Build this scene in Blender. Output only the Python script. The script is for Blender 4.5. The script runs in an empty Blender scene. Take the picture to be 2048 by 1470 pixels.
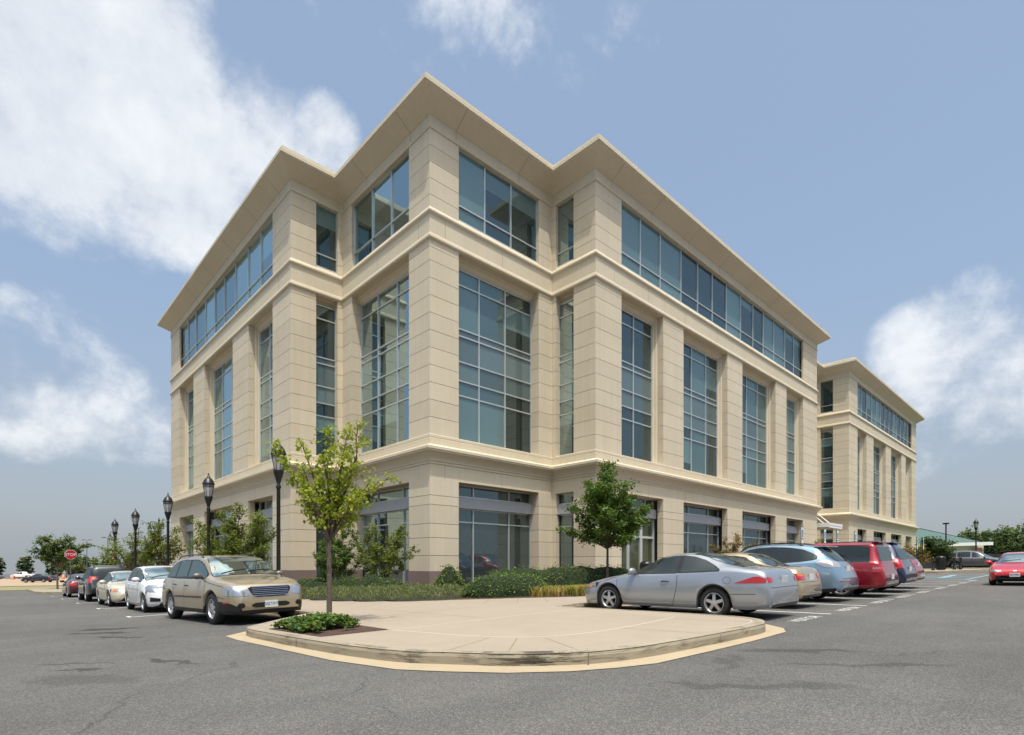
import bpy, bmesh, math, random
from mathutils import Vector, Matrix, Euler, noise as mnoise
from mathutils.bvhtree import BVHTree
random.seed(7)
R = math.radians
C = bpy.context.scene.collection
scene = bpy.context.scene
PI = math.pi
# ------------------------------------------------------------------ frame of reference
# u (x) runs along the right-hand street facade, v (y) along the left-hand one, origin at the building corner
TH = .745212; cT, sT = math.cos(TH), math.sin(TH)
CU, CV, CH = -12.743, -17.683, 1.22
def zX(X):
    def F(X):
        if X >= 60: return .018*60 + .008*(X-60)
        if X >= 0: return .018*X
        if X >= -30: return .03*X
        return -.9 + .018*(X+30)
    return sum(F(X+d) for d in (-1.5, -.5, .5, 1.5))/4
def lat(u, v): du, dv = u-CU, v-CV; return du*cT-dv*sT
def dep(u, v): du, dv = u-CU, v-CV; return du*sT+dv*cT
def zg(u, v): return zX(lat(u, v))                     # gentle cross fall of the car park
def at(X, Y): return (CU+X*cT+Y*sT, CV-X*sT+Y*cT)       # site survey: metres right / metres ahead of the tripod

# ------------------------------------------------------------------ materials
MATS = {}
def nodes(m):
    m.use_nodes = True
    nt = m.node_tree; return nt, nt.nodes['Principled BSDF']
def mat(name, col, rough=.6, metal=0, spec=.5, coat=0, var=0, vscale=3, bump=0, bscale=40, emit=0, trans=0):
    if name in MATS: return MATS[name]
    m = bpy.data.materials.new(name); nt, p = nodes(m)
    p.inputs['Base Color'].default_value = (*col, 1); p.inputs['Roughness'].default_value = rough
    p.inputs['Metallic'].default_value = metal; p.inputs['Specular IOR Level'].default_value = spec
    p.inputs['Coat Weight'].default_value = coat; p.inputs['Coat Roughness'].default_value = .03
    if var or bump:
        tc = nt.nodes.new('ShaderNodeTexCoord')
    if var:
        n = nt.nodes.new('ShaderNodeTexNoise'); n.inputs['Scale'].default_value = vscale; n.inputs['Detail'].default_value = 6
        n.inputs['Roughness'].default_value = .65
        nt.links.new(tc.outputs['Object'], n.inputs['Vector'])
        r = nt.nodes.new('ShaderNodeMapRange'); r.inputs[1].default_value = .3; r.inputs[2].default_value = .7
        r.inputs[3].default_value = 1-var; r.inputs[4].default_value = 1+var
        nt.links.new(n.outputs[0], r.inputs[0])
        mx = nt.nodes.new('ShaderNodeVectorMath'); mx.operation = 'SCALE'
        mx.inputs[0].default_value = col; nt.links.new(r.outputs[0], mx.inputs['Scale'])
        nt.links.new(mx.outputs[0], p.inputs['Base Color'])
    if bump:
        n = nt.nodes.new('ShaderNodeTexNoise'); n.inputs['Scale'].default_value = bscale; n.inputs['Detail'].default_value = 5
        nt.links.new(tc.outputs['Object'], n.inputs['Vector'])
        b = nt.nodes.new('ShaderNodeBump'); b.inputs['Strength'].default_value = bump; b.inputs['Distance'].default_value = .02
        nt.links.new(n.outputs[0], b.inputs['Height']); nt.links.new(b.outputs[0], p.inputs['Normal'])
    MATS[name] = m; return m

def N(nt, t, **k):
    n = nt.nodes.new(t)
    for a, b in k.items(): setattr(n, a, b)
    return n
def math_n(nt, op, a, b=None, c=None, clamp=False):
    n = nt.nodes.new('ShaderNodeMath'); n.operation = op; n.use_clamp = clamp
    for i, v in enumerate((a, b, c)):
        if v is None: continue
        if isinstance(v, (int, float)): n.inputs[i].default_value = v
        else: nt.links.new(v, n.inputs[i])
    return n.outputs[0]
def noise_n(nt, vec, scale, detail=4, rough=.6, dist=0):
    n = nt.nodes.new('ShaderNodeTexNoise'); n.inputs['Scale'].default_value = scale; n.inputs['Detail'].default_value = detail
    n.inputs['Roughness'].default_value = rough; n.inputs['Distortion'].default_value = dist
    nt.links.new(vec, n.inputs['Vector']); return n.outputs[0]
def ramp_n(nt, fac, stops):
    n = nt.nodes.new('ShaderNodeValToRGB'); e = n.color_ramp.elements
    while len(e) < len(stops): e.new(.5)
    for i, (p, c) in enumerate(stops):
        e[i].position = p; e[i].color = (*c, 1) if len(c) == 3 else c
    nt.links.new(fac, n.inputs[0]); return n.outputs[0]
def mix_n(nt, fac, a, b, mode='MIX'):
    n = nt.nodes.new('ShaderNodeMix'); n.data_type = 'RGBA'; n.blend_type = mode
    for s, v in ((0, fac), (6, a), (7, b)):
        if isinstance(v, (int, float)): n.inputs[s].default_value = v
        elif isinstance(v, tuple): n.inputs[s].default_value = (*v, 1)
        else: nt.links.new(v, n.inputs[s])
    return n.outputs[2]

def stone_mat(name, col, speck=.07, streak=.10):
    m = bpy.data.materials.new(name); nt, p = nodes(m)
    g = N(nt, 'ShaderNodeNewGeometry'); pos = g.outputs['Position']
    fine = noise_n(nt, pos, 26, 3, .7); big = noise_n(nt, pos, .55, 5, .6)
    mp = N(nt, 'ShaderNodeMapping'); mp.inputs['Scale'].default_value = (3.2, 3.2, .16); nt.links.new(pos, mp.inputs[0])
    st = noise_n(nt, mp.outputs[0], 1.6, 5, .6)
    a = math_n(nt, 'MULTIPLY_ADD', fine, speck*2, 1-speck)
    b = math_n(nt, 'MULTIPLY_ADD', big, .20, .90)
    c = math_n(nt, 'MULTIPLY_ADD', st, streak*2, 1-streak)
    tn = N(nt, 'ShaderNodeAttribute'); tn.attribute_name = 'tone'
    f = math_n(nt, 'MULTIPLY', math_n(nt, 'MULTIPLY', math_n(nt, 'MULTIPLY', a, b), c), math_n(nt, 'ADD', tn.outputs['Fac'], 1))
    tint = mix_n(nt, big, (col[0]*1.02, col[1]*.985, col[2]*.94), (col[0]*.98, col[1]*1.0, col[2]*1.05))
    s = N(nt, 'ShaderNodeVectorMath', operation='SCALE'); nt.links.new(tint, s.inputs[0]); nt.links.new(f, s.inputs['Scale'])
    nt.links.new(s.outputs[0], p.inputs['Base Color']); p.inputs['Roughness'].default_value = .85
    p.inputs['Specular IOR Level'].default_value = .25
    bp = N(nt, 'ShaderNodeBump'); bp.inputs['Strength'].default_value = .25; bp.inputs['Distance'].default_value = .01
    nt.links.new(fine, bp.inputs['Height']); nt.links.new(bp.outputs[0], p.inputs['Normal'])
    return m
STONE = stone_mat('precast_stone', (.635, .56, .42))
STONE2 = stone_mat('smooth_precast', (.64, .565, .42), .05, .08)
GRANITE = stone_mat('granite_plinth', (.21, .16, .145), .22, .05)
JOINT = mat('joint_sealant', (.16, .13, .10), .9)
ALU = mat('aluminium_mullion', (.62, .66, .66), .35, .55)
ALUP = mat('aluminium_panel', (.40, .42, .44), .5, .3, var=.05)
WHITE = mat('white_paint', (.78, .78, .76), .5)
BLACK = mat('black_metal', (.012, .012, .013), .35)
RUBBER = mat('tyre_rubber', (.018, .018, .018), .8, bump=.2, bscale=60)
TRIM = mat('black_trim', (.014, .014, .015), .45)
CHROME = mat('chrome', (.75, .76, .78), .12, 1)
RIM = mat('alloy_rim', (.62, .63, .65), .28, .85)
DARK = mat('dark_void', (.006, .006, .006), .9)

def glass_mat(name, base, refl=.35, tint=(.62, .82, .86), wob=.002, var=.35, zs=1.2, fk=.5):
    m = bpy.data.materials.new(name); nt, p = nodes(m)
    g = N(nt, 'ShaderNodeNewGeometry'); pos = g.outputs['Position']
    mp = N(nt, 'ShaderNodeMapping'); mp.inputs['Scale'].default_value = (1, 1, zs); nt.links.new(pos, mp.inputs[0])
    n = noise_n(nt, mp.outputs[0], .55, 3, .55)
    s = N(nt, 'ShaderNodeVectorMath', operation='SCALE'); s.inputs[0].default_value = base
    tn = N(nt, 'ShaderNodeAttribute'); tn.attribute_name = 'tone'
    nt.links.new(math_n(nt, 'MULTIPLY', math_n(nt, 'MULTIPLY_ADD', n, var*2, 1-var), math_n(nt, 'ADD', tn.outputs['Fac'], 1)), s.inputs['Scale'])
    nt.links.new(s.outputs[0], p.inputs['Base Color'])
    p.inputs['Roughness'].default_value = .6; p.inputs['Specular IOR Level'].default_value = .2
    gl = N(nt, 'ShaderNodeBsdfGlossy'); gl.inputs['Roughness'].default_value = .015; gl.inputs['Color'].default_value = (*tint, 1)
    w = noise_n(nt, pos, .8, 2, .5)
    bp = N(nt, 'ShaderNodeBump'); bp.inputs['Strength'].default_value = .5; bp.inputs['Distance'].default_value = wob*4
    nt.links.new(w, bp.inputs['Height']); nt.links.new(bp.outputs[0], gl.inputs['Normal'])
    fr = N(nt, 'ShaderNodeFresnel'); fr.inputs['IOR'].default_value = 1.5
    f = math_n(nt, 'MULTIPLY_ADD', fr.outputs[0], fk, refl-.04*fk, clamp=True)
    mx = N(nt, 'ShaderNodeMixShader'); nt.links.new(f, mx.inputs[0]); nt.links.new(p.outputs[0], mx.inputs[1]); nt.links.new(gl.outputs[0], mx.inputs[2])
    nt.links.new(mx.outputs[0], nt.nodes['Material Output'].inputs[0]); return m
GL_DARK = glass_mat('tinted_glass', (.012, .020, .019), .16, fk=.38)
GL_BLIND = glass_mat('glass_with_blind', (.095, .155, .155), .15, var=.18)
GL_SPAN = glass_mat('spandrel_glass', (.10, .135, .135), .14, var=.08)
GL_GROUND = glass_mat('ground_glass', (.030, .038, .040), .17, var=.3)
CARGL = glass_mat('car_glass', (.010, .013, .013), .07, (.8, .95, .9), .0005, fk=.26)
CARGL2 = glass_mat('car_windscreen', (.030, .040, .038), .17, (.8, .95, .9), .0005, fk=.4)

def paint(name, col, metal=.45, rough=.28):
    m = bpy.data.materials.new(name); nt, p = nodes(m)
    g = N(nt, 'ShaderNodeTexCoord'); n = noise_n(nt, g.outputs['Object'], 1.6, 5, .6)
    s = N(nt, 'ShaderNodeVectorMath', operation='SCALE'); s.inputs[0].default_value = col
    nt.links.new(math_n(nt, 'MULTIPLY_ADD', n, .12, .94), s.inputs['Scale']); nt.links.new(s.outputs[0], p.inputs['Base Color'])
    p.inputs['Metallic'].default_value = metal; p.inputs['Roughness'].default_value = rough
    p.inputs['Coat Weight'].default_value = 1; p.inputs['Coat Roughness'].default_value = .04
    return m

# ------------------------------------------------------------------ object helpers
def link(name, me, m=None, parent=None, loc=None, rot=None):
    o = bpy.data.objects.new(name, me); C.objects.link(o)
    if m is not None and me is not None:
        for x in (m if isinstance(m, (list, tuple)) else [m]): me.materials.append(x)
    if parent is not None: o.parent = parent
    if loc is not None: o.location = loc
    if rot is not None: o.rotation_euler = rot
    return o
def tag(o, label=None, cat=None, group=None, kind=None):
    if label: o['label'] = label
    if cat: o['category'] = cat
    if group: o['group'] = group
    if kind: o['kind'] = kind
    return o
def thing(name, label, cat, loc=(0, 0, 0), rz=0, group=None):
    o = link(name, None, loc=loc, rot=(0, 0, rz)); return tag(o, label, cat, group)
class MB:
    def __init__(s): s.v = []; s.f = []; s.mi = []
    def add(s, vs, fs, mi=0):
        o = len(s.v); s.v += [tuple(v) for v in vs]; s.f += [tuple(i+o for i in f) for f in fs]; s.mi += [mi]*len(fs); return s
    def box(s, x0, x1, y0, y1, z0, z1, mi=0):
        if x1 < x0: x0, x1 = x1, x0
        if y1 < y0: y0, y1 = y1, y0
        vs = [(x, y, z) for z in (z0, z1) for x, y in ((x0, y0), (x1, y0), (x1, y1), (x0, y1))]
        return s.add(vs, [(3, 2, 1, 0), (4, 5, 6, 7), (0, 1, 5, 4), (1, 2, 6, 5), (2, 3, 7, 6), (3, 0, 4, 7)], mi)
    def tube(s, pts, rads, n=8, mi=0, cap=True):
        pts = [Vector(p) for p in pts]; rings = []
        ref = Vector((1, .13, .07))
        for i, p in enumerate(pts):
            d = (pts[min(i+1, len(pts)-1)]-pts[max(i-1, 0)]).normalized()
            a = d.cross(ref)
            if a.length < .1: a = d.cross(Vector((0, 1, .2)))
            a.normalize(); b = d.cross(a); r = rads[i] if isinstance(rads, (list, tuple)) else rads
            rings.append([p+a*r*math.cos(2*PI*k/n)+b*r*math.sin(2*PI*k/n) for k in range(n)])
        vs = [v for r in rings for v in r]; fs = []
        for i in range(len(pts)-1):
            for k in range(n):
                fs.append((i*n+k, i*n+(k+1) % n, (i+1)*n+(k+1) % n, (i+1)*n+k))
        if cap: fs += [tuple(range(n-1, -1, -1)), tuple(range((len(pts)-1)*n, len(pts)*n))]
        return s.add(vs, fs, mi)
    def lathe(s, prof, n=20, cen=(0, 0, 0), axis='z', mi=0):
        vs = []
        for r, h in prof:
            for k in range(n):
                a = 2*PI*k/n; c, d = r*math.cos(a), r*math.sin(a)
                p = (c, d, h) if axis == 'z' else (c, h, d)
                vs.append((p[0]+cen[0], p[1]+cen[1], p[2]+cen[2]))
        fs = []
        for i in range(len(prof)-1):
            for k in range(n):
                fs.append((i*n+k, i*n+(k+1) % n, (i+1)*n+(k+1) % n, (i+1)*n+k))
        return s.add(vs, fs, mi)
    def build(s, name, m, parent=None, smooth=False, fix=True, loc=None, rot=None):
        me = bpy.data.meshes.new(name); me.from_pydata(s.v, [], s.f)
        o = link(name, me, m, parent, loc, rot)
        if any(s.mi): me.polygons.foreach_set('material_index', s.mi)
        if fix:
            bm = bmesh.new(); bm.from_mesh(me); bmesh.ops.recalc_face_normals(bm, faces=bm.faces); bm.to_mesh(me); bm.free()
        if smooth: me.polygons.foreach_set('use_smooth', [True]*len(me.polygons))
        me.update(); return o
def bevel(o, w, seg=2):
    b = o.modifiers.new('bevel', 'BEVEL'); b.width = w; b.segments = seg; b.limit_method = 'ANGLE'; b.angle_limit = R(40)
    return o
def text(name, s, size, m, parent=None, loc=(0, 0, 0), rot=(0, 0, 0), ext=.002, sx=1, align='CENTER'):
    cu = bpy.data.curves.new(name, 'FONT'); cu.body = s; cu.size = size; cu.extrude = ext
    cu.align_x = align; cu.align_y = 'CENTER'; cu.materials.append(m)
    t = bpy.data.objects.new(name, cu); me = bpy.data.meshes.new_from_object(t); bpy.data.objects.remove(t)
    for v in me.vertices: v.co.x *= sx
    me.name = name
    if not me.materials: me.materials.append(m)
    o = bpy.data.objects.new(name, me); C.objects.link(o); o.parent = parent; o.location = loc; o.rotation_euler = rot
    return o
def poly_prism(mb, pts, z0f, z1f, mi=0):
    n = len(pts)
    vs = [(p[0], p[1], z0f(*p)) for p in pts]+[(p[0], p[1], z1f(*p)) for p in pts]
    fs = [tuple(range(n-1, -1, -1)), tuple(range(n, 2*n))]+[(i, (i+1) % n, n+(i+1) % n, n+i) for i in range(n)]
    mb.add(vs, fs, mi)
def catmull(pts, k=4, closed=False):
    out = []; n = len(pts)
    rng = range(n) if closed else range(n-1)
    for i in rng:
        g = (lambda j: pts[j % n]) if closed else (lambda j: pts[min(max(j, 0), n-1)])
        p0, p1, p2, p3 = g(i-1), g(i), g(i+1), g(i+2)
        for j in range(k):
            t = j/k
            out.append(tuple(.5*((2*b)+(-a+c)*t+(2*a-5*b+4*c-d)*t*t+(-a+3*b-3*c+d)*t**3) for a, b, c, d in zip(p0, p1, p2, p3)))
    if not closed: out.append(tuple(pts[-1]))
    return out
# ------------------------------------------------------------------ ground, paving, kerbs
XB = [-200, -100, -60, -30, -15, -1.5, -.5, .5, 1.5, 20, 60, 100, 200]
def sheet(name, polys, h, m, thick=0, kind='structure', parent=None, zf=None):
    bm = bmesh.new()
    for pg in polys:
        bm.faces.new([bm.verts.new((p[0], p[1], 0)) for p in pg])
    for xb in XB+([-28.5, -31.5] if True else []):
        p = at(xb, 0)
        bmesh.ops.bisect_plane(bm, geom=bm.verts[:]+bm.edges[:]+bm.faces[:], plane_co=(p[0], p[1], 0), plane_no=(cT, -sT, 0))
    bmesh.ops.triangulate(bm, faces=[f for f in bm.faces if len(f.verts) > 4])
    bmesh.ops.recalc_face_normals(bm, faces=bm.faces)
    if bm.faces and sum(f.normal.z for f in bm.faces) < 0: bmesh.ops.reverse_faces(bm, faces=bm.faces)
    for v in bm.verts: v.co.z = (zf or zg)(v.co.x, v.co.y)+h
    if thick:
        bnd = [e for e in bm.edges if e.is_boundary]
        r = bmesh.ops.extrude_edge_only(bm, edges=bnd)
        for v in r['geom']:
            if isinstance(v, bmesh.types.BMVert): v.co.z -= thick
        bmesh.ops.recalc_face_normals(bm, faces=bm.faces)
    me = bpy.data.meshes.new(name); bm.to_mesh(me); bm.free()
    o = link(name, me, m, parent)
    if kind: tag(o, kind=kind)
    return o
def sweep(mb, path, prof, closed=False, zf=None, mi=0):
    n = len(path); rings = []
    for i in range(n):
        p = Vector(path[i][:2])
        a = Vector(path[(i-1) % n][:2]) if (i > 0 or closed) else None
        b = Vector(path[(i+1) % n][:2]) if (i < n-1 or closed) else None
        d0 = (p-a).normalized() if a is not None else (b-p).normalized()
        d1 = (b-p).normalized() if b is not None else d0
        n0, n1 = Vector((d0.y, -d0.x)), Vector((d1.y, -d1.x))
        m = (n0+n1); m = m.normalized()/max(.3, m.normalized().dot(n0))
        z = zf(*p) if zf else 0
        rings.append([(p.x+m.x*o, p.y+m.y*o, z+h) for o, h in prof])
    k = len(prof); vs = [v for r in rings for v in r]; fs = []
    for i in range(n if closed else n-1):
        j = (i+1) % n
        for q in range(k-1): fs.append((i*k+q, i*k+q+1, j*k+q+1, j*k+q))
    mb.add(vs, fs, mi)
def dens(path, step=1.0):
    out = [path[0]]
    for a, b in zip(path, path[1:]):
        L = math.dist(a, b); n = max(1, int(math.ceil(L/step)))
        out += [tuple(a[q]+(b[q]-a[q])*k/n for q in (0, 1)) for k in range(1, n+1)]
    return out

def asphalt_mat():
    m = bpy.data.materials.new('asphalt'); nt, p = nodes(m)
    g = N(nt, 'ShaderNodeNewGeometry'); pos = g.outputs['Position']
    vo = N(nt, 'ShaderNodeTexVoronoi'); vo.inputs['Scale'].default_value = 95; nt.links.new(pos, vo.inputs['Vector'])
    sep = N(nt, 'ShaderNodeSeparateColor'); nt.links.new(vo.outputs['Color'], sep.inputs[0])
    grain = sep.outputs[0]
    fine = noise_n(nt, pos, 45, 3, .8); mid = noise_n(nt, pos, .9, 6, .65); big = noise_n(nt, pos, .13, 4, .5)
    mp = N(nt, 'ShaderNodeMapping'); mp.inputs['Rotation'].default_value = (0, 0, -.35); mp.inputs['Scale'].default_value = (.12, 1.6, 1)
    nt.links.new(pos, mp.inputs[0]); lane = noise_n(nt, mp.outputs[0], .8, 4, .6)
    v = math_n(nt, 'MULTIPLY_ADD', math_n(nt, 'POWER', grain, 2.0), .108, .078)
    v = math_n(nt, 'MULTIPLY', v, math_n(nt, 'MULTIPLY_ADD', fine, .9, .55))
    v = math_n(nt, 'MULTIPLY', v, math_n(nt, 'MULTIPLY_ADD', mid, .44, .78))
    v = math_n(nt, 'MULTIPLY', v, math_n(nt, 'MULTIPLY_ADD', big, .7, .65))
    v = math_n(nt, 'MULTIPLY', v, math_n(nt, 'MULTIPLY_ADD', lane, .30, .85))
    # sealed hairline cracks
    vc = N(nt, 'ShaderNodeTexVoronoi'); vc.feature = 'DISTANCE_TO_EDGE'; vc.inputs['Scale'].default_value = .16
    wv = N(nt, 'ShaderNodeTexNoise'); wv.inputs['Scale'].default_value = .7; wv.inputs['Detail'].default_value = 6; nt.links.new(pos, wv.inputs['Vector'])
    ad = N(nt, 'ShaderNodeVectorMath', operation='MULTIPLY_ADD'); nt.links.new(wv.outputs[1], ad.inputs[0]); ad.inputs[1].default_value = (2.2, 2.2, 0); nt.links.new(pos, ad.inputs[2])
    nt.links.new(ad.outputs[0], vc.inputs['Vector'])
    cr = math_n(nt, 'LESS_THAN', vc.outputs['Distance'], .0035)
    cr = math_n(nt, 'MULTIPLY', cr, math_n(nt, 'GREATER_THAN', mid, .47))
    v = math_n(nt, 'MULTIPLY', v, math_n(nt, 'MULTIPLY_ADD', cr, -.28, 1))
    # oil spots left by parked and passing cars
    sx = N(nt, 'ShaderNodeSeparateXYZ'); 
    w2 = N(nt, 'ShaderNodeTexNoise'); w2.inputs['Scale'].default_value = 2.6; w2.inputs['Detail'].default_value = 5; nt.links.new(pos, w2.inputs['Vector'])
    a2 = N(nt, 'ShaderNodeVectorMath', operation='MULTIPLY_ADD'); nt.links.new(w2.outputs[1], a2.inputs[0]); a2.inputs[1].default_value = (.7, .7, 0); nt.links.new(pos, a2.inputs[2])
    nt.links.new(a2.outputs[0], sx.inputs[0])
    tot = None
    for (u, q, a, b, th, st) in [(-10.7, -2.35, .75, .2, 2.4, .6), (-11.0, -3.2, .7, .16, 2.3, .6), (-10.85, -4.6, .6, .15, 2.0, .55), (-10.95, -8.75, .55, .10, 1.9, .5), (-10.75, -9.2, .5, .05, 1.9, .45),
                                 (-11.95, -7.8, .35, .07, 2.3, .4), (-11.9, -8.6, .30, .07, 2.3, .5), (-11.6, -8.1, .4, .06, 2.3, .35), (-11.9, -9.6, .8, .3, 2.2, .22),
                                 (-4.8, -15.0, .9, .16, -.9, .35), (-5.4, -15.9, 1.0, .12, -.9, .3), (-7.3, -15.4, 1.0, .13, -.9, .3), (-6.2, -14.7, .7, .12, .3, .25)]:
        dx = math_n(nt, 'SUBTRACT', sx.outputs[0], u+.35); dy = math_n(nt, 'SUBTRACT', sx.outputs[1], q+.35)
        c, s = math.cos(th), math.sin(th)
        e1 = math_n(nt, 'DIVIDE', math_n(nt, 'ADD', math_n(nt, 'MULTIPLY', dx, c), math_n(nt, 'MULTIPLY', dy, s)), a)
        e2 = math_n(nt, 'DIVIDE', math_n(nt, 'SUBTRACT', math_n(nt, 'MULTIPLY', dy, c), math_n(nt, 'MULTIPLY', dx, s)), b)
        r2 = math_n(nt, 'ADD', math_n(nt, 'MULTIPLY', e1, e1), math_n(nt, 'MULTIPLY', e2, e2))
        k = N(nt, 'ShaderNodeMapRange'); k.inputs[1].default_value = 1.15; k.inputs[2].default_value = .55; k.inputs[3].default_value = 0; k.inputs[4].default_value = st
        nt.links.new(r2, k.inputs[0])
        tot = k.outputs[0] if tot is None else math_n(nt, 'MAXIMUM', tot, k.outputs[0])
    v = math_n(nt, 'MULTIPLY', v, math_n(nt, 'SUBTRACT', 1, tot))
    cc = N(nt, 'ShaderNodeCombineColor'); nt.links.new(v, cc.inputs[0]); nt.links.new(math_n(nt, 'MULTIPLY', v, .97), cc.inputs[1]); nt.links.new(math_n(nt, 'MULTIPLY', v, .925), cc.inputs[2])
    nt.links.new(cc.outputs[0], p.inputs['Base Color']); p.inputs['Roughness'].default_value = .9; p.inputs['Specular IOR Level'].default_value = .3
    bp = N(nt, 'ShaderNodeBump'); bp.inputs['Strength'].default_value = .6; bp.inputs['Distance'].default_value = .006
    nt.links.new(grain, bp.inputs['Height']); nt.links.new(bp.outputs[0], p.inputs['Normal'])
    return m
def concrete_mat(name, col, var=.12, dirt=0):
    m = bpy.data.materials.new(name); nt, p = nodes(m)
    g = N(nt, 'ShaderNodeNewGeometry'); pos = g.outputs['Position']
    fine = noise_n(nt, pos, 70, 3, .7); mid = noise_n(nt, pos, 2.2, 7, .65); big = noise_n(nt, pos, .35, 4, .5)
    f = math_n(nt, 'MULTIPLY_ADD', fine, .16, .92)
    f = math_n(nt, 'MULTIPLY', f, math_n(nt, 'MULTIPLY_ADD', mid, var*2, 1-var))
    f = math_n(nt, 'MULTIPLY', f, math_n(nt, 'MULTIPLY_ADD', big, var*2, 1-var))
    if dirt:
        mp = N(nt, 'ShaderNodeMapping'); mp.inputs['Scale'].default_value = (1, 1, 9); nt.links.new(pos, mp.inputs[0])
        d = noise_n(nt, mp.outputs[0], 1.3, 8, .72, .6)
        k = N(nt, 'ShaderNodeMapRange'); k.inputs[1].default_value = .50; k.inputs[2].default_value = .66; k.inputs[3].default_value = 1; k.inputs[4].default_value = 1-dirt
        nt.links.new(d, k.inputs[0]); f = math_n(nt, 'MULTIPLY', f, k.outputs[0])
    if dirt > .5:      # tyre rubber scuffed onto the nose of the kerb
        for (cu_, cv_, rad) in ((-8.15, -13.0, .75), (-7.75, -13.35, .6), (-8.82, -11.83, .25)):
            dd = N(nt, 'ShaderNodeVectorMath', operation='DISTANCE'); nt.links.new(pos, dd.inputs[0]); dd.inputs[1].default_value = (cu_, cv_, zg(cu_, cv_)+.13)
            kk = N(nt, 'ShaderNodeMapRange'); kk.inputs[1].default_value = rad; kk.inputs[2].default_value = rad*.5; kk.inputs[3].default_value = 0; kk.inputs[4].default_value = .5
            nt.links.new(dd.outputs['Value'], kk.inputs[0])
            mp2 = N(nt, 'ShaderNodeMapping'); mp2.inputs['Scale'].default_value = (1, 1, 14); nt.links.new(pos, mp2.inputs[0])
            nn = math_n(nt, 'GREATER_THAN', noise_n(nt, mp2.outputs[0], 2.4, 6, .7), .50)
            f = math_n(nt, 'MULTIPLY', f, math_n(nt, 'SUBTRACT', 1, math_n(nt, 'MULTIPLY', kk.outputs[0], nn)))
    s = N(nt, 'ShaderNodeVectorMath', operation='SCALE'); s.inputs[0].default_value = col; nt.links.new(f, s.inputs['Scale'])
    nt.links.new(s.outputs[0], p.inputs['Base Color']); p.inputs['Roughness'].default_value = .88; p.inputs['Specular IOR Level'].default_value = .25
    bp = N(nt, 'ShaderNodeBump'); bp.inputs['Strength'].default_value = .2; bp.inputs['Distance'].default_value = .005
    nt.links.new(fine, bp.inputs['Height']); nt.links.new(bp.outputs[0], p.inputs['Normal']); return m
ASPH = asphalt_mat()
CONC = concrete_mat('plaza_concrete', (.325, .275, .215), .10)
KERB = concrete_mat('kerb_concrete', (.32, .28, .205), .2, .6)
GUTT = concrete_mat('gutter_concrete', (.40, .325, .22), .08, .15)
PAINTW = mat('road_paint_white', (.66, .66, .64), .7, var=.22, vscale=14)
PAINTB = mat('road_paint_blue', (.20, .31, .36), .7, var=.2, vscale=9)
MULCH = mat('mulch', (.075, .042, .032), .95, var=.45, vscale=30, bump=1, bscale=50)
DRYG = mat('dry_grass', (.23, .20, .09), .95, var=.4, vscale=4, bump=.5, bscale=12)

big = [at(-700, -60), at(700, -60), at(700, 900), at(-700, 900)]
sheet('ground', [big], -.004, ASPH)
# soil under grass far left (rough verge with a dirt lot beyond)
DIRT = mat('dirt_lot', (.36, .27, .17), .95, var=.25, vscale=.6)
GRASS = mat('lawn_grass', (.10, .13, .035), .95, var=.35, vscale=2.5, bump=.5, bscale=20)
sheet('grass_verge', [[at(-52, 49.5), at(-18, 49.5), at(-18, 62), at(-75, 62)]], .02, DRYG)
sheet('dirt_lot', [[at(-160, 66), at(-40, 66), at(-55, 150), at(-260, 150)]], .01, DIRT)
sheet('lawn', [[at(34, 54), at(70, 62), at(90, 120), at(36, 120)]], .02, GRASS)

bulb = [(-6.79, -4.37), (-7.79, -5.25), (-8.46, -5.92), (-8.98, -6.45), (-9.14, -6.85), (-9.17, -7.6), (-9.14, -9.11), (-9.05, -10.6), (-8.86, -11.66), (-8.56, -12.25),
        (-8.15, -12.95), (-7.55, -13.5), (-7.03, -13.73), (-6.34, -13.85), (-4.82, -13.95), (-3.52, -13.98), (-3.0, -13.88), (-2.55, -13.62), (-2.28, -13.15), (-2.2, -12.6)]
kp = [(-6.79, 45)]+catmull(bulb, 4)+[(-2.25, -8.75), (-2.2, -8.65), (-2.1, -8.6), (46.5, -8.6)]
kp = dens(kp, 1.2)
plaza = [(p[0], p[1]) for p in kp]+[(46.5, .5), (36.0, .5), (36, -2), (8, -2), (7.6, .5), (.5, .5), (.5, 7.8), (-2.2, 7.8), (-2.2, 29.5), (-2.2, 45)]
sheet('pavement', [plaza], .15, CONC)
mb = MB(); sweep(mb, kp, [(.012, -.05), (.012, .10), (0, .135), (-.03, .152), (-.15, .154), (-.15, .1)], zf=zg)
tag(mb.build('kerb', KERB, smooth=False), kind='structure')
gut = [(-8.5, -5.6), (-9.42, -6.45), (-9.47, -7.3), (-9.43, -8.49), (-9.38, -10.75), (-9.17, -12.04), (-8.86, -12.62), (-8.46, -13.22), (-7.94, -13.69), (-7.39, -13.98), (-6.87, -14.15), (-5.61, -14.2),
       (-4.36, -14.23), (-2.95, -14.2), (-2.44, -13.98), (-1.98, -13.5), (-1.92, -12.9), (-1.95, -8.9), (-2.3, -9.0)]
inner = [p for p in reversed(kp) if -13.99 < p[1] < -5.0 and p[0] < -2.0]
sheet('gutter', [gut+inner], .004, GUTT)
gl = [(-6.75, -4.3), (-6.75, 45), (-7.15, 45), (-7.15, -4.65)]
sheet('gutter', [gl], .004, GUTT)
sheet('gutter', [[(-2.1, -8.55), (-2.1, -8.95), (46.4, -8.95), (46.4, -8.55)]], .004, GUTT)
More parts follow.
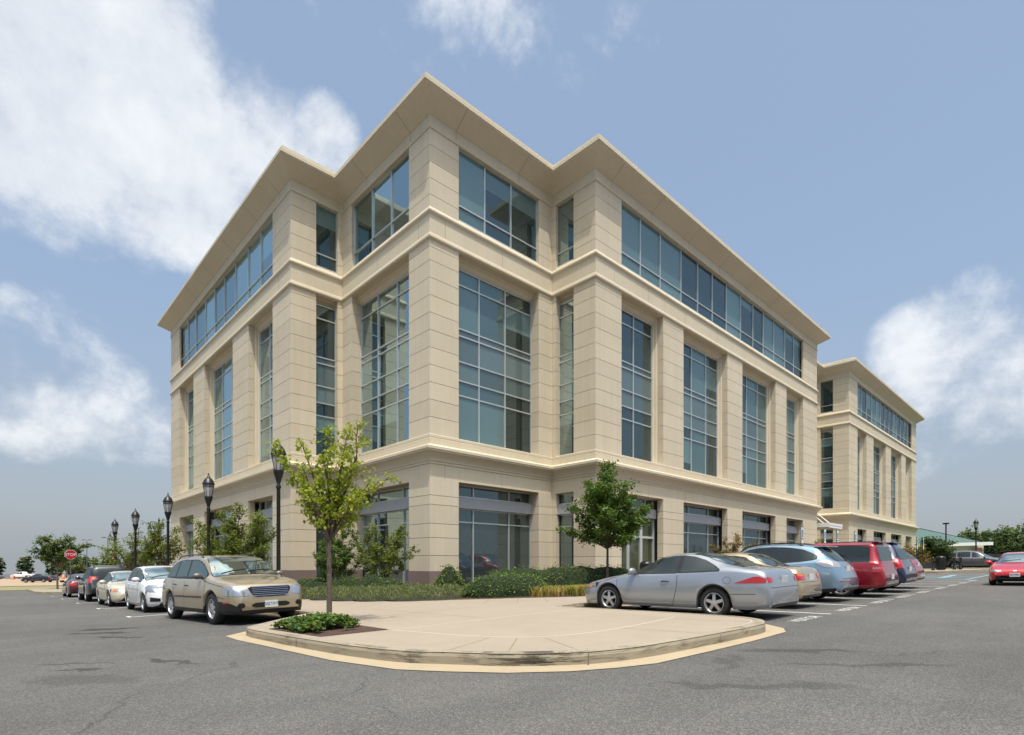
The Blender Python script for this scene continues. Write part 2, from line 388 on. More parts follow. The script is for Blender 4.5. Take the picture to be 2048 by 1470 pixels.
# score lines of the plaza slab
jl = MB(); jd = MB()
def ribbon(mb, pts, w, h):
    pts = dens(pts, .5)
    for a, b in zip(pts, pts[1:]):
        d = Vector((b[0]-a[0], b[1]-a[1])).normalized(); n = Vector((-d.y, d.x))*w/2
        q = [(a[0]-n.x, a[1]-n.y), (b[0]-n.x, b[1]-n.y), (b[0]+n.x, b[1]+n.y), (a[0]+n.x, a[1]+n.y)]
        mb.add([(x, y, zg(x, y)+h) for x, y in q], [(0, 1, 2, 3)])
ribbon(jl, catmull([(-7.66, -9.5), (-7.55, -10.31), (-7.4, -11.15), (-7.07, -11.9), (-6.61, -12.3), (-5.94, -12.46), (-5.2, -12.47), (-4.25, -12.4), (-3.09, -12.25)], 4), .022, .1515)
ribbon(jl, [(-7.6, -9.56), (-2.4, -9.54)], .018, .1518)
ribbon(jl, catmull([(-8.86, -7.0), (-8.9, -9.1), (-8.8, -10.6), (-8.62, -11.6), (-7.95, -12.8), (-6.9, -13.5), (-4.8, -13.72), (-3.5, -13.76), (-2.7, -13.5), (-2.42, -12.9)], 4), .008, .1519)
for a, b in [((-7.36, -11.69), (-8.6, -12.2)), ((-7.11, -12.02), (-8.15, -12.9)), ((-6.85, -12.32), (-7.48, -13.5)), ((-8.9, -9.43), (-7.66, -9.5)), ((-5.2, -12.5), (-5.0, -13.85)), ((-3.4, -12.3), (-3.1, -13.7)),
             ((-1.36, -5.02), (-2.89, -6.47)), ((-.49, -5.4), (-2.13, -7.01)), ((-.07, -6.12), (-1.31, -7.4)), ((-3.9, -3.0), (-5.6, -4.2)), ((-6.7, -4.3), (-4.3, -2)), ((-5.4, -5), (-5.4, -9.5)), ((-7.6, -7), (-2.3, -7.0))]:
    ribbon(jd, [a, b], .012, .1512)
for k in range(12): ribbon(jd, [(1.2+k*3, -8.5), (1.2+k*3, -7.0)], .012, .1512)
for k in range(12): ribbon(jd, [(-6.7, 2+k*3), (-4.3, 2+k*3)], .012, .1512)
tag(jl.build('paving_joint', concrete_mat('joint_light', (.60, .55, .45), .05), fix=False), kind='structure')
tag(jd.build('paving_joint', concrete_mat('joint_dark', (.17, .14, .11), .1), fix=False), kind='structure')
jk = MB()
for (u, v, nx, ny) in [(-8.82, -11.83, -.9, -.4), (-7.5, -13.6, -.4, -.9), (-9.14, -9.11, -1, 0), (-4.85, -13.96, 0, -1), (-6.79, 1, -1, 0), (-6.79, 4, -1, 0)]:
    t = Vector((-ny, nx)).normalized()*.008; n = Vector((nx, ny)).normalized()*.02
    z = zg(u, v); jk.add([(u+n.x-t.x, v+n.y-t.y, z), (u+n.x+t.x, v+n.y+t.y, z), (u+n.x+t.x, v+n.y+t.y, z+.14), (u+n.x-t.x, v+n.y-t.y, z+.14)], [(0, 1, 2, 3)])
tag(jk.build('kerb_joint', JOINT, fix=False), kind='structure')
# planting soil
bed = catmull([(-4.3, 30), (-4.25, 12), (-4.2, 4), (-4.18, 1.75), (-3.95, -.51), (-3.19, -2.82), (-1.66, -4.5), (-.49, -5.45), (.68, -6.42), (1.6, -6.9)], 3)+[(8.9, -7.0), (8.9, -2.0), (7.3, .4), (.4, .4), (.4, 7.6), (-2.2, 7.6), (-2.2, 30)]
sheet('planting_bed', [bed], .165, MULCH, .1)
sheet('planting_bed', [[(13.2, -6.6), (35.5, -6.6), (35.5, -2.0), (13.2, -2.0)]], .165, MULCH, .1)
sheet('planting_bed', [[(-8.95, -7.35), (-8.88, -9.35), (-7.68, -9.45), (-7.6, -7.15)]], .158, MULCH)
# painted stall lines and lettering
pl = MB()
for u in (.77, 3.6, 6.4, 9.3, 12.45, 15.3, 18.1, 20.9, 23.7): ribbon(pl, [(u, -8.98), (u, -13.8)], .10, .004)
for v in (1.3, 7.4, 14.0, 21.4, 27.8): ribbon(pl, [(-7.2, v), (-9.72, v)], .10, .004); ribbon(pl, [(-9.72, v-.05), (-9.72, v+.45)], .10, .0045)
for u in (27.9, 30.7, 33.5, 36.3): ribbon(pl, [(u, -8.98), (u, -13.4)], .10, .004)
tag(pl.build('parking_line', PAINTW, fix=False), kind='structure')
pb = MB()
for k in range(7): ribbon(pb, [(24.0+k*.9, -9.2), (25.4+k*.9, -13.2)], .22, .0045)
ribbon(pb, [(23.8, -13.3), (36.2, -13.3)], .14, .0049); ribbon(pb, [(26.5, -11.9), (33.5, -11.6)], .35, .0052)
tag(pb.build('accessible_bay_marking', PAINTB, fix=False), kind='structure')
for i, u in enumerate((-.57, 2.35, 5.2, 7.95, 10.85, 13.9, 16.7, 19.5, 22.3)):
    o = text('stall_lettering', 'VISITOR', .33, PAINTW, loc=(u, -13.74, zg(u, -13.74)+.005), ext=.0, sx=1.18)
    o.rotation_euler = (math.atan2(zg(u, -13.3)-zg(u, -14.1), .8), -math.atan2(zg(u+.8, -13.7)-zg(u-.8, -13.7), 1.6), 0)
    tag(o, kind='structure')

# ------------------------------------------------------------------ the office building
B = thing('office_building', 'cream precast stone four-storey office building with tinted glass bays and deep flared cornice', 'building')
FP = [(-2.55, 29.85), (-2.55, 7.3), (0, 7.3), (0, 0), (7.2, 0), (7.2, -2.6), (36.3, -2.6), (36.3, 0), (44.9, 0), (44.9, -2.6), (72.9, -2.6), (72.9, 20), (20, 29.85)]
def band(name, prof, m=STONE2, smooth=False):
    mb = MB(); sweep(mb, FP, prof, closed=True); return mb.build(name, m, B, fix=False, smooth=smooth)
band('entablature', [(-.9, 4.60), (-.005, 4.60), (-.005, 5.20), (.025, 5.215), (.025, 5.265), (.005, 5.275), (.005, 5.31), (.04, 5.325), (.04, 5.375), (.045, 5.40), (.075, 5.47), (.135, 5.55), (.22, 5.62), (.30, 5.66), (.30, 5.72), (.335, 5.73), (.335, 5.835), (.31, 5.85),
                     (.02, 5.97), (.02, 6.22), (.01, 6.235), (.01, 6.25), (.02, 6.265), (.02, 6.36), (0.0, 6.38), (-.9, 6.42)])
band('belt_course', [(-.9, 13.72), (-.56, 13.72), (-.50, 13.76), (-.44, 13.84), (-.40, 13.93), (-.33, 13.97), (-.30, 14.04), (.0, 14.04), (.05, 14.06), (.085, 14.10), (.085, 14.16), (.05, 14.19), (.035, 14.26), (.015, 14.30), (.015, 15.00), (.03, 15.04), (.07, 15.07), (.10, 15.11), (.10, 15.17), (.08, 15.20), (-.05, 15.40), (-.9, 15.44)])
band('cornice', [(-.9, 18.40), (.03, 18.40), (.05, 18.44), (.05, 18.50), (.02, 18.53), (.02, 18.90), (.05, 18.91), (.74, 19.385), (.74, 19.42), (.77, 19.43), (.77, 19.58), (.75, 19.60), (.66, 19.62), (.66, 19.77), (.62, 19.80), (.2, 19.80), (.2, 19.3), (-1.5, 19.3)])
# cornice joints
mb = MB()
def cj(axis, c, s):     # joint strip across the flared soffit; axis 'v' -> face looks to -v
    pr_ = [(.0225, 18.55), (.0225, 18.90), (.053, 18.912), (.743, 19.386)]
    vs = []
    for o, z in pr_:
        for e in (-.007, .007): vs.append((s+e, c-o-.003, z-.003) if axis == 'v' else (c-o-.003, s+e, z-.003))
    MB().add(vs, [(2*i, 2*i+1, 2*i+3, 2*i+2) for i in range(len(pr_)-1)]).build('sealant_line', JOINT, B, fix=False)
for s in (1.3, 4.9): cj('v', 0, s); cj('u', 0, s)
for s in [8.4]+[11.8+3.7*k for k in range(7)]: cj('v', -2.6, s)
for s in [46+3.9*k for k in range(7)]: cj('v', -2.6, s)
for s in [8.6]+[11.5+3.7*k for k in range(5)]: cj('u', -2.55, s)
mb = MB()
def ej(axis, c, s):
    for z0, z1, o in ((4.61, 5.20, -.005),):
        vs = [(s-.006, c-o-.002, z0), (s+.006, c-o-.002, z0), (s+.006, c-o-.002, z1), (s-.006, c-o-.002, z1)] if axis == 'v' else [(c-o-.002, s-.006, z0), (c-o-.002, s+.006, z0), (c-o-.002, s+.006, z1), (c-o-.002, s-.006, z1)]
        MB().add(vs, [(0, 1, 2, 3)]).build('sealant_line', JOINT, B, fix=False)
    vs = [(s-.006, c-.017, 14.3), (s+.006, c-.017, 14.3), (s+.006, c-.017, 15.0), (s-.006, c-.017, 15.0)] if axis == 'v' else [(c-.017, s-.006, 14.3), (c-.017, s+.006, 14.3), (c-.017, s+.006, 15.0), (c-.017, s-.006, 15.0)]
    MB().add(vs, [(0, 1, 2, 3)]).build('sealant_line', JOINT, B, fix=False)
for s in (.75, 3.9): ej('v', 0, s); ej('u', 0, s)
for s in [8.6]+[11.5+3.7*k for k in range(7)]+[46.5+4*k for k in range(7)]: ej('v', -2.6, s)
for s in [8.7]+[12+3.7*k for k in range(5)]: ej('u', -2.55, s)
GJ = [.95, 1.57, 2.28, 2.84, 3.59, 3.96, 4.60]
UJ = [6.36]+[6.36+.685*k for k in range(1, 11)]+[13.75, 14.05]
TJ = [15.22, 15.80, 16.45, 17.10, 17.76, 18.42]
def blocks(mb, u0, u1, v0, v1, js, g=.009):
    mb.box(u0+.014, u1-.014, v0+.014, v1-.014, js[0]+.01, js[-1]-.01, 1)
    for a, b in zip(js, js[1:]):
        lo, hi = (a+g if a != js[0] else a), (b-g if b != js[-1] else b)
        mb.box(u0, u1, v0, v1, lo, hi, 0)
def pier(u0, u1, v0, v1, top=False, gd=0):
    mb = MB(); blocks(mb, u0, u1, v0, v1, GJ)
    blocks(mb, u0, u1, v0, v1, UJ)
    if top: blocks(mb, u0, u1, v0, v1, TJ)
    p = mb.build('pier', [STONE, JOINT], B)
    tb = {}; at_ = p.data.attributes.new('tone', 'FLOAT', 'FACE')
    at_.data.foreach_set('value', [tb.setdefault(i//6, random.uniform(-.055, .04)) for i in range(len(p.data.polygons))])
    q = MB(); q.box(u0-.02, u1+.02, v0-.02, v1+.02, -1.6, .948); q.build('plinth', GRANITE, p)
    return p
D = .34
# corner bay
pier(0, 1.46, 0, 1.46, True)
pier(6.28, 7.4, 0, .62, True); pier(7.19, 7.9, -.26, .55, True)
pier(0, .62, 6.33, 7.5, True); pier(-.24, .5, 7.29, 8.0, True)
pier(7.2, 9.2, -2.6, -1.34, True)
for a, b in ((12.92, 15.0), (20.3, 22.4), (27.78, 29.82)): pier(a, b, -2.6, -2.6+D)
pier(33.2, 36.3, -2.6, -1.3, True)
pier(-2.55, -1.33, 7.3, 9.5, True)
for a, b in ((12.93, 15.5), (21.08, 23.65)): pier(-2.55, -2.55+D, a, b)
pier(-2.55, -1.3, 27.35, 29.85, True)
pier(44.9, 47.6, -2.6, -1.3, True)
for a, b in ((50.6, 53.2), (58.1, 60.3), (65.2, 67.3)): pier(a, b, -2.6, -2.6+D)
pier(70.5, 72.9, -2.6, -1.3, True)
pier(44.88, 45.6, -.24, .5, True); pier(43.6, 44.95, 0, .5, True); pier(36.0, 37.0, 0.0, .5, True)
# shallow top-storey jambs, window surrounds and windows ------------------------------------------------
def P3(ax, c, s, d, z): return (s, c+d, z) if ax == 'v' else (c+d, s, z)
def fbox(mb, ax, c, s0, s1, d0, d1, z0, z1, mi=0):
    if ax == 'v': mb.box(s0, s1, c+d0, c+d1, z0, z1, mi)
    else: mb.box(c+d0, c+d1, s0, s1, z0, z1, mi)
def surround(ax, c, s0, s1, d1=.62):
    mb = MB()
    for s, sg in ((s0, 1), (s1, -1)):
        pr_ = [(-.01, D-.12), (-.01, D+.002), (.05, D+.02), (.09, D+.06), (.10, D+.12), (.16, D+.16), (.20, d1), (.20, d1+.1), (-.3, d1+.1), (-.3, D-.12)]
        vs = [P3(ax, c, s+sg*a*1.0, d, z) for z in (6.38, 14.02) for a, d in pr_]; n = len(pr_)
        MB().add(vs, [(i, (i+1) % n, n+(i+1) % n, n+i) for i in range(n)]).build('window_surround', STONE2, B)
def window(ax, c, s0, s1, z0, z1, ml, tr, d, kinds, fw=.055, name='window', edge=.05):
    """ml: mullion positions, tr: transom heights, kinds(row, col) -> glass slot"""
    fr = MB(); gl = MB(); xs = [s0]+list(ml)+[s1]; zs = [z0]+list(tr)+[z1]
    for x in ml: fbox(fr, ax, c, x-fw/2, x+fw/2, d-.06, d+.03, z0, z1)
    fbox(fr, ax, c, s0, s0+edge, d-.05, d+.03, z0, z1); fbox(fr, ax, c, s1-edge, s1, d-.05, d+.03, z0, z1)
    for z in tr: fbox(fr, ax, c, s0, s1, d-.052, d+.028, z-fw/2, z+fw/2)
    fbox(fr, ax, c, s0, s1, d-.055, d+.027, z0, z0+.06); fbox(fr, ax, c, s0, s1, d-.053, d+.026, z1-.05, z1)
    f = fr.build(name, ALU, B)
    for i in range(len(xs)-1):
        for j in range(len(zs)-1):
            e = random.uniform(-.007, .007); e2 = random.uniform(-.007, .007)
            a, b, q, r = xs[i], xs[i+1], zs[j], zs[j+1]
            kd = kinds(j, i); cut = [(q, r, kd)]
            if kd == 0 and r-q > 1.2 and random.random() < .38:      # roller blind part of the way down behind the glass
                h_ = r-(r-q)*random.choice((.25, .4, .55, .7)); cut = [(q, h_, 0), (h_, r, 1)]
            for q_, r_, k_ in cut:
                f0, f1 = (q_-q)/(r-q), (r_-q)/(r-q); D0 = lambda f, lo, hi: d+lo+(hi-lo)*f
                gl.add([P3(ax, c, a, D0(f0, e, -e2), q_), P3(ax, c, b, D0(f0, e2, -e), q_), P3(ax, c, b, D0(f1, e2, -e), r_), P3(ax, c, a, D0(f1, e, -e2), r_)], [(0, 1, 2, 3)], k_)
    g = gl.build('pane', [GL_DARK, GL_BLIND, GL_SPAN, GL_GROUND], f, fix=False)
    tb = g.data.attributes.new('tone', 'FLOAT', 'FACE'); tb.data.foreach_set('value', [random.uniform(-.3, .3) for _ in g.data.polygons])
    return f
BT = [8.37, 9.0, 9.81, 10.9, 11.2, 13.05]
def kbig(bl=()):
    def k(r, c):
        if 2 <= r <= 4: return 2
        return 1 if (c in bl) else 0
    return k
def k4(bl=()):
    return lambda r, c: 1 if c in bl else 0
def kg(r, c): return 3
# right-hand facade of the corner bay
window('v', 0, 1.42, 6.30, 6.40, 13.72, (2.99, 4.56), BT, .55, kbig((0, 1)))
window('v', 0, 1.42, 6.30, 15.44, 18.41, (2.99, 4.56), (16.09,), .17, k4((0,)))
window('u', 0, 1.42, 6.35, 6.40, 13.72, (3.12, 4.76), BT, .55, kbig(()))
window('u', 0, 1.42, 6.35, 15.44, 18.41, (3.0, 4.62), (16.09,), .17, k4(()))
window('u', 7.2, -1.40, -.2, 6.40, 13.72, (), BT, .30, kbig(())); window('u', 7.2, -1.40, -.2, 15.44, 18.41, (), (16.09,), .17, k4(()))
window('v', 7.3, -1.38, -.2, 6.40, 13.72, (), BT, .30, kbig(())); window('v', 7.3, -1.38, -.2, 15.44, 18.41, (), (16.09,), .17, k4(()))
RO = [(9.2, 12.92), (15.0, 20.3), (22.4, 27.78), (29.82, 33.2)]
for i, (a, b) in enumerate(RO):
    surround('v', -2.6, a, b)
    m = (11.02,) if i == 0 else ((a+1.9, a+3.62) if i < 3 else (31.6,))
    window('v', -2.6, a+.18, b-.18, 6.40, 13.72, m, BT, .60, kbig(((), (1,), (1, 2), (1,))[i]))
window('v', -2.6, 9.15, 33.25, 15.44, 18.41, (10.98, 12.82, 14.94, 16.81, 18.57, 20.4, 22.41, 24.28, 25.95, 27.77, 29.81, 31.55), (16.09,), .17, k4((0, 1, 2, 6, 9, 10)))
for i, (a, b) in enumerate([(47.6, 50.6), (53.2, 58.1), (60.3, 65.2), (67.3, 70.5)]):
    surround('v', -2.6, a, b); n = 2 if i in (0, 3) else 3
    window('v', -2.6, a+.18, b-.18, 6.40, 13.72, tuple(a+(b-a)*k/n for k in range(1, n)), BT, .60, kbig((1,)))
window('v', -2.6, 47.55, 70.55, 15.44, 18.41, tuple(47.6+22.9*k/13 for k in range(1, 13)), (16.09,), .17, k4((0, 3, 4, 8)))
window('u', 44.9, -1.35, -.2, 6.40, 13.72, (), BT, .30, kbig(())); window('u', 44.9, -1.35, -.2, 15.44, 18.41, (), (16.09,), .17, k4(()))
LO = [(9.5, 12.93), (15.5, 21.08), (23.65, 27.35)]
for i, (a, b) in enumerate(LO):
    surround('u', -2.55, a, b)
    m = (11.3,) if i == 0 else ((a+1.9, a+3.75) if i == 1 else (25.5,))
    window('u', -2.55, a+.18, b-.18, 6.40, 13.72, m, BT, .60, kbig(((), (1,), ())[i]))
window('u', -2.55, 9.45, 27.4, 15.44, 18.41, (11.4, 13.3, 15.4, 17.4, 19.3, 21.3, 23.5, 25.5), (16.09,), .17, k4((1, 2, 5)))
# link block between the two wings
mb = MB(); mb.box(37.0, 43.6, .02, .5, 4.6, 6.4); mb.build('wall', STONE, B)
window('v', 0, 37.0, 43.6, 6.40, 13.72, (39, 41.2), BT, .25, kbig((1,))); window('v', 0, 37, 43.6, 15.44, 18.41, (39, 41.2), (16.09,), .17, k4(()))
# ground floor glazing: clerestory, aluminium beam, shop glazing
def ground(ax, c, a, b, ml, d=.62, door=False):
    window(ax, c, a-.04, b+.04, 4.07, 4.60, ml, (), d, kg, edge=.06)
    mb = MB(); fbox(mb, ax, c, a-.02, b+.02, d-.20, d+.05, 3.60, 4.065)
    fbox(mb, ax, c, a-.02, b+.02, d-.22, d-.18, 3.60, 3.66); mb.build('fascia_beam', ALUP, B)
    if not door: window(ax, c, a-.04, b+.04, -.5, 3.60, ml, (3.02,), d, kg, edge=.06)
    mb = MB(); fbox(mb, ax, c, a-.5, b+.5, d-.03, d+.7, 4.57, 4.62); 
ground('v', 0, 1.46, 6.28, (2.72, 4.87)); ground('u', 0, 1.46, 6.33, (2.75, 4.9))
ground('u', 7.2, -1.34, -.24, (), .30); ground('v', 7.3, -1.33, -.22, (), .30)
for i, (a, b) in enumerate(RO):
    ground('v', -2.6, a, b, (a+(b-a)*.29, a+(b-a)*.74) if i in (1, 2) else ((a+1.9,) if i == 3 else (a+1.0, a+2.9)), door=(i == 0))
for a, b in [(47.6, 50.6), (53.2, 58.1), (60.3, 65.2), (67.3, 70.5)]: ground('v', -2.6, a, b, (a+(b-a)*.29, a+(b-a)*.74))
for a, b in LO: ground('u', -2.55, a, b, (a+(b-a)*.29, a+(b-a)*.74))
ground('u', 44.9, -1.3, -.24, (), .30); ground('v', 0, 37.0, 43.6, (39, 41.2), .3)
# entrance doors under the first opening of the right wing
a, b = RO[0]
fr = MB(); c = -2.6; d = .62; gl = MB()
for s0, s1 in ((a+.0, a+.16), (a+1.28, a+1.44), (a+2.42, a+2.62), (b-.06, b+.02)): fbox(fr, 'v', c, s0, s1, d-.08, d+.05, -.4, 3.6)
fbox(fr, 'v', c, a, b, d-.079, d+.049, 2.55, 2.66); fbox(fr, 'v', c, a, b, d-.078, d+.048, .0, .32)
dr = fr.build('entrance_door', mat('door_frame', (.60, .63, .63), .35, .3), B)
for s0, s1 in ((a+.16, a+1.28), (a+1.44, a+2.42), (a+2.62, b-.06)): gl.add([P3('v', c, s0, d, -.4), P3('v', c, s1, d+.003, -.4), P3('v', c, s1, d, 3.6), P3('v', c, s0, d+.002, 3.6)], [(0, 1, 2, 3)])
gl.build('pane', glass_mat('door_glass', (.06, .065, .03), .14, var=.3), dr, fix=False)
mb = MB(); mb.tube([P3('v', c, a+1.36, d-.16, .9), P3('v', c, a+1.36, d-.16, 2.1)], .018); mb.build('handle', CHROME, dr)
# solid body behind the facade (blocks light, carries the roof)
mb = MB()
ins = [(-1.7, 29.5), (-1.7, 8.25), (.95, 8.25), (.95, .95), (8.1, .95), (8.1, -1.65), (35.9, -1.65), (35.9, .9), (45.8, .9), (45.8, -1.65), (72.4, -1.65), (72.4, 19.8), (20, 29.5)]
poly_prism(mb, ins, lambda x, y: -1.5, lambda x, y: 19.35); mb.build('roof', mat('roof_membrane', (.35, .34, .32), .9), B)
mb = MB(); mb.box(-.06, .05, -.06, .05, .95, 4.6)
# glass entrance canopy in the link
cn = MB(); cn.box(37.2, 40.4, -3.2, 0, 4.42, 4.50); cn.box(37.15, 40.45, -3.27, -3.2, 4.20, 4.36); cn.box(37.15, 40.45, -3.29, -3.2, 4.40, 4.58); cn.box(37.15, 40.45, -3.25, -3.2, 4.36, 4.40)
cn.box(40.4, 40.46, -3.2, 0, 4.25, 4.58); cn.box(37.14, 37.2, -3.2, 0, 4.25, 4.58)
for k in range(8): cn.box(37.4+k*.4, 37.46+k*.4, -3.2, 0, 4.22, 4.42)
cn = cn.build('entrance_canopy', WHITE, B)
for u in (38.0, 39.9):
    mb = MB(); mb.tube([(u, -2.7, 4.5), (u, 0.05, 7.1)], .035); mb.build('tie_rod', WHITE, cn)
# downpipe-like vertical seal in the inner corners of the cornice
mb = MB(); mb.tube([(7.2-.03, -.03, 18.5), (7.17, -.03, 18.95), (7.2-.42, -.42, 19.24), (7.2-.75, -.75, 19.38), (7.2-.79, -.79, 19.6)], .012, 6); mb.build('corner_seal', WHITE, B)
mb = MB(); mb.tube([(-.03, 7.27, 18.5), (-.03, 7.27, 18.95), (-.42, 7.3-.42, 19.24), (-.75, 6.55, 19.38), (-.79, 6.51, 19.6)], .012, 6); mb.build('corner_seal', WHITE, B)
# ------------------------------------------------------------------ vehicles
def interp(tab, t):
    if t <= tab[0][0]: return tab[0][1]
    for (a, x), (b, y) in zip(tab, tab[1:]):
        if t <= b: return x+(y-x)*(t-a)/max(1e-6, b-a)
    return tab[-1][1]
def smooth_tab(tab):
    # monotone-ish smoothing of a key table
    L = tab[-1][0]; n = 160; xs = [L*i/n for i in range(n+1)]; ys = [interp(tab, x) for x in xs]
    for _ in range(2):
        ys = [ys[0]]+[(ys[i-1]+2*ys[i]+ys[i+1])/4 for i in range(1, n)]+[ys[-1]]
    return list(zip(xs, ys))
REDL = mat('tail_lamp_red', (.42, .008, .012), .12, coat=1)
AMBER = mat('lamp_amber', (.75, .20, .02), .15, coat=1)
HEADL = mat('lamp_clear', (.45, .47, .50), .10, .7, coat=1)
PLATEW = mat('plate_white', (.62, .64, .66), .4)
PLATET = mat('plate_text', (.02, .02, .05), .5)
def patch(bvh, outline, d, off, mode, L, sgn=1, n=14, k=6):
    """outline: list of (s, lo, hi) columns. mode side: s=t, lo/hi=z; end: s=y, lo/hi=z (d=+1 nose,-1 tail); top: s=t, lo/hi=y"""
    s0, s1 = outline[0][0], outline[-1][0]
    cols = []
    ss = sorted(set([s0+(s1-s0)*i/n for i in range(n+1)]+[o[0] for o in outline]))
    for s in ss:
        lo = interp([(o[0], o[1]) for o in outline], s); hi = interp([(o[0], o[2]) for o in outline], s); col = []
        for j in range(k+1):
            q = lo+(hi-lo)*j/k
            if mode == 'side': o, dr = Vector((L/2-s, sgn*4, q)), Vector((0, -sgn, 0))
            elif mode == 'end': o, dr = Vector((d*6, s, q)), Vector((-d, 0, 0))
            else: o, dr = Vector((L/2-s, q, 5)), Vector((0, 0, -1))
            h, nn, _, _ = bvh.ray_cast(o, dr)
            if h is None: col.append(None); continue
            if nn.dot(dr) > 0: nn = -nn
            col.append(h+nn*off)
        cols.append(col)
    vs = []; idx = {}; fs = []
    for i, c in enumerate(cols):
        for j, p in enumerate(c):
            if p is not None: idx[(i, j)] = len(vs); vs.append(p)
    for i in range(len(cols)-1):
        for j in range(k):
            q = [(i, j), (i+1, j), (i+1, j+1), (i, j+1)]
            if all(a in idx for a in q): fs.append(tuple(idx[a] for a in q))
    return vs, fs
def seam(bvh, path, L, w=.006, off=.0015, sides=(1, -1)):
    mb = MB(); pts = dens(path, .06)
    for sg in sides:
        prev = None
        for i, (t, z) in enumerate(pts):
            a = pts[max(i-1, 0)]; b = pts[min(i+1, len(pts)-1)]; dx, dz = b[0]-a[0], b[1]-a[1]; l = math.hypot(dx, dz) or 1
            row = []
            for e in (-w, w):
                h, nn, _, _ = bvh.ray_cast(Vector((L/2-t+dz/l*e, sg*4, z+dx/l*e)), Vector((0, -sg, 0)))
                row.append(None if h is None else h+Vector((0, sg*off, 0)))
            if prev and None not in prev and None not in row: mb.add([prev[0], prev[1], row[1], row[0]], [(0, 1, 2, 3)])
            prev = row
    return mb
def make_wheel(r, w, sgn, spokes, rimr=None, parent=None):
    rimr = rimr or r*.66
    e = link('wheel', None, parent=parent)
    mb = MB(); h = w/2
    mb.lathe([(rimr, -h), (r-.045, -h-.003), (r-.015, -h+.02), (r, -h+.05), (r, h-.05), (r-.015, h-.02), (r-.045, h+.003), (rimr, h), (rimr-.01, h-.03), (rimr-.015, -h+.02)], 32, axis='y')
    t = mb.build('tyre', RUBBER, e, smooth=True)
    mb = MB(); y = sgn*(h-.012)
    mb.lathe([(rimr+.004, y+sgn*.008), (rimr-.012, y+sgn*.010), (rimr-.028, y-sgn*.02), (rimr-.035, y-sgn*.09)], 32, axis='y', mi=0)
    mb.lathe([(rimr-.02, y-sgn*.085), (.0, y-sgn*.085)], 24, axis='y', mi=1)
    mb.lathe([(.075, y-sgn*.05), (.065, y-sgn*.004), (.03, y+sgn*.004), (0, y+sgn*.004)], 16, axis='y', mi=0)
    for k in range(spokes):
        a = 2*PI*k/spokes+.3; c, s = math.cos(a), math.sin(a)
        w0, w1 = (.036, .030) if spokes <= 6 else (.022, .015)
        pts = []
        for rr, ww, dy in ((.04, w0, 0), (rimr-.03, w1, -.012)):
            for q, yy in ((-ww, y+sgn*dy), (ww, y+sgn*dy), (ww*1.1, y-sgn*.045), (-ww*1.1, y-sgn*.045)):
                pts.append((c*rr-s*q, yy, s*rr+c*q))
        mb.add(pts, [(0, 1, 5, 4), (1, 2, 6, 5), (3, 0, 4, 7), (2, 3, 7, 6), (4, 5, 6, 7)], 0)
    mb.build('rim', [RIM, DARK], e, smooth=False)
    return e
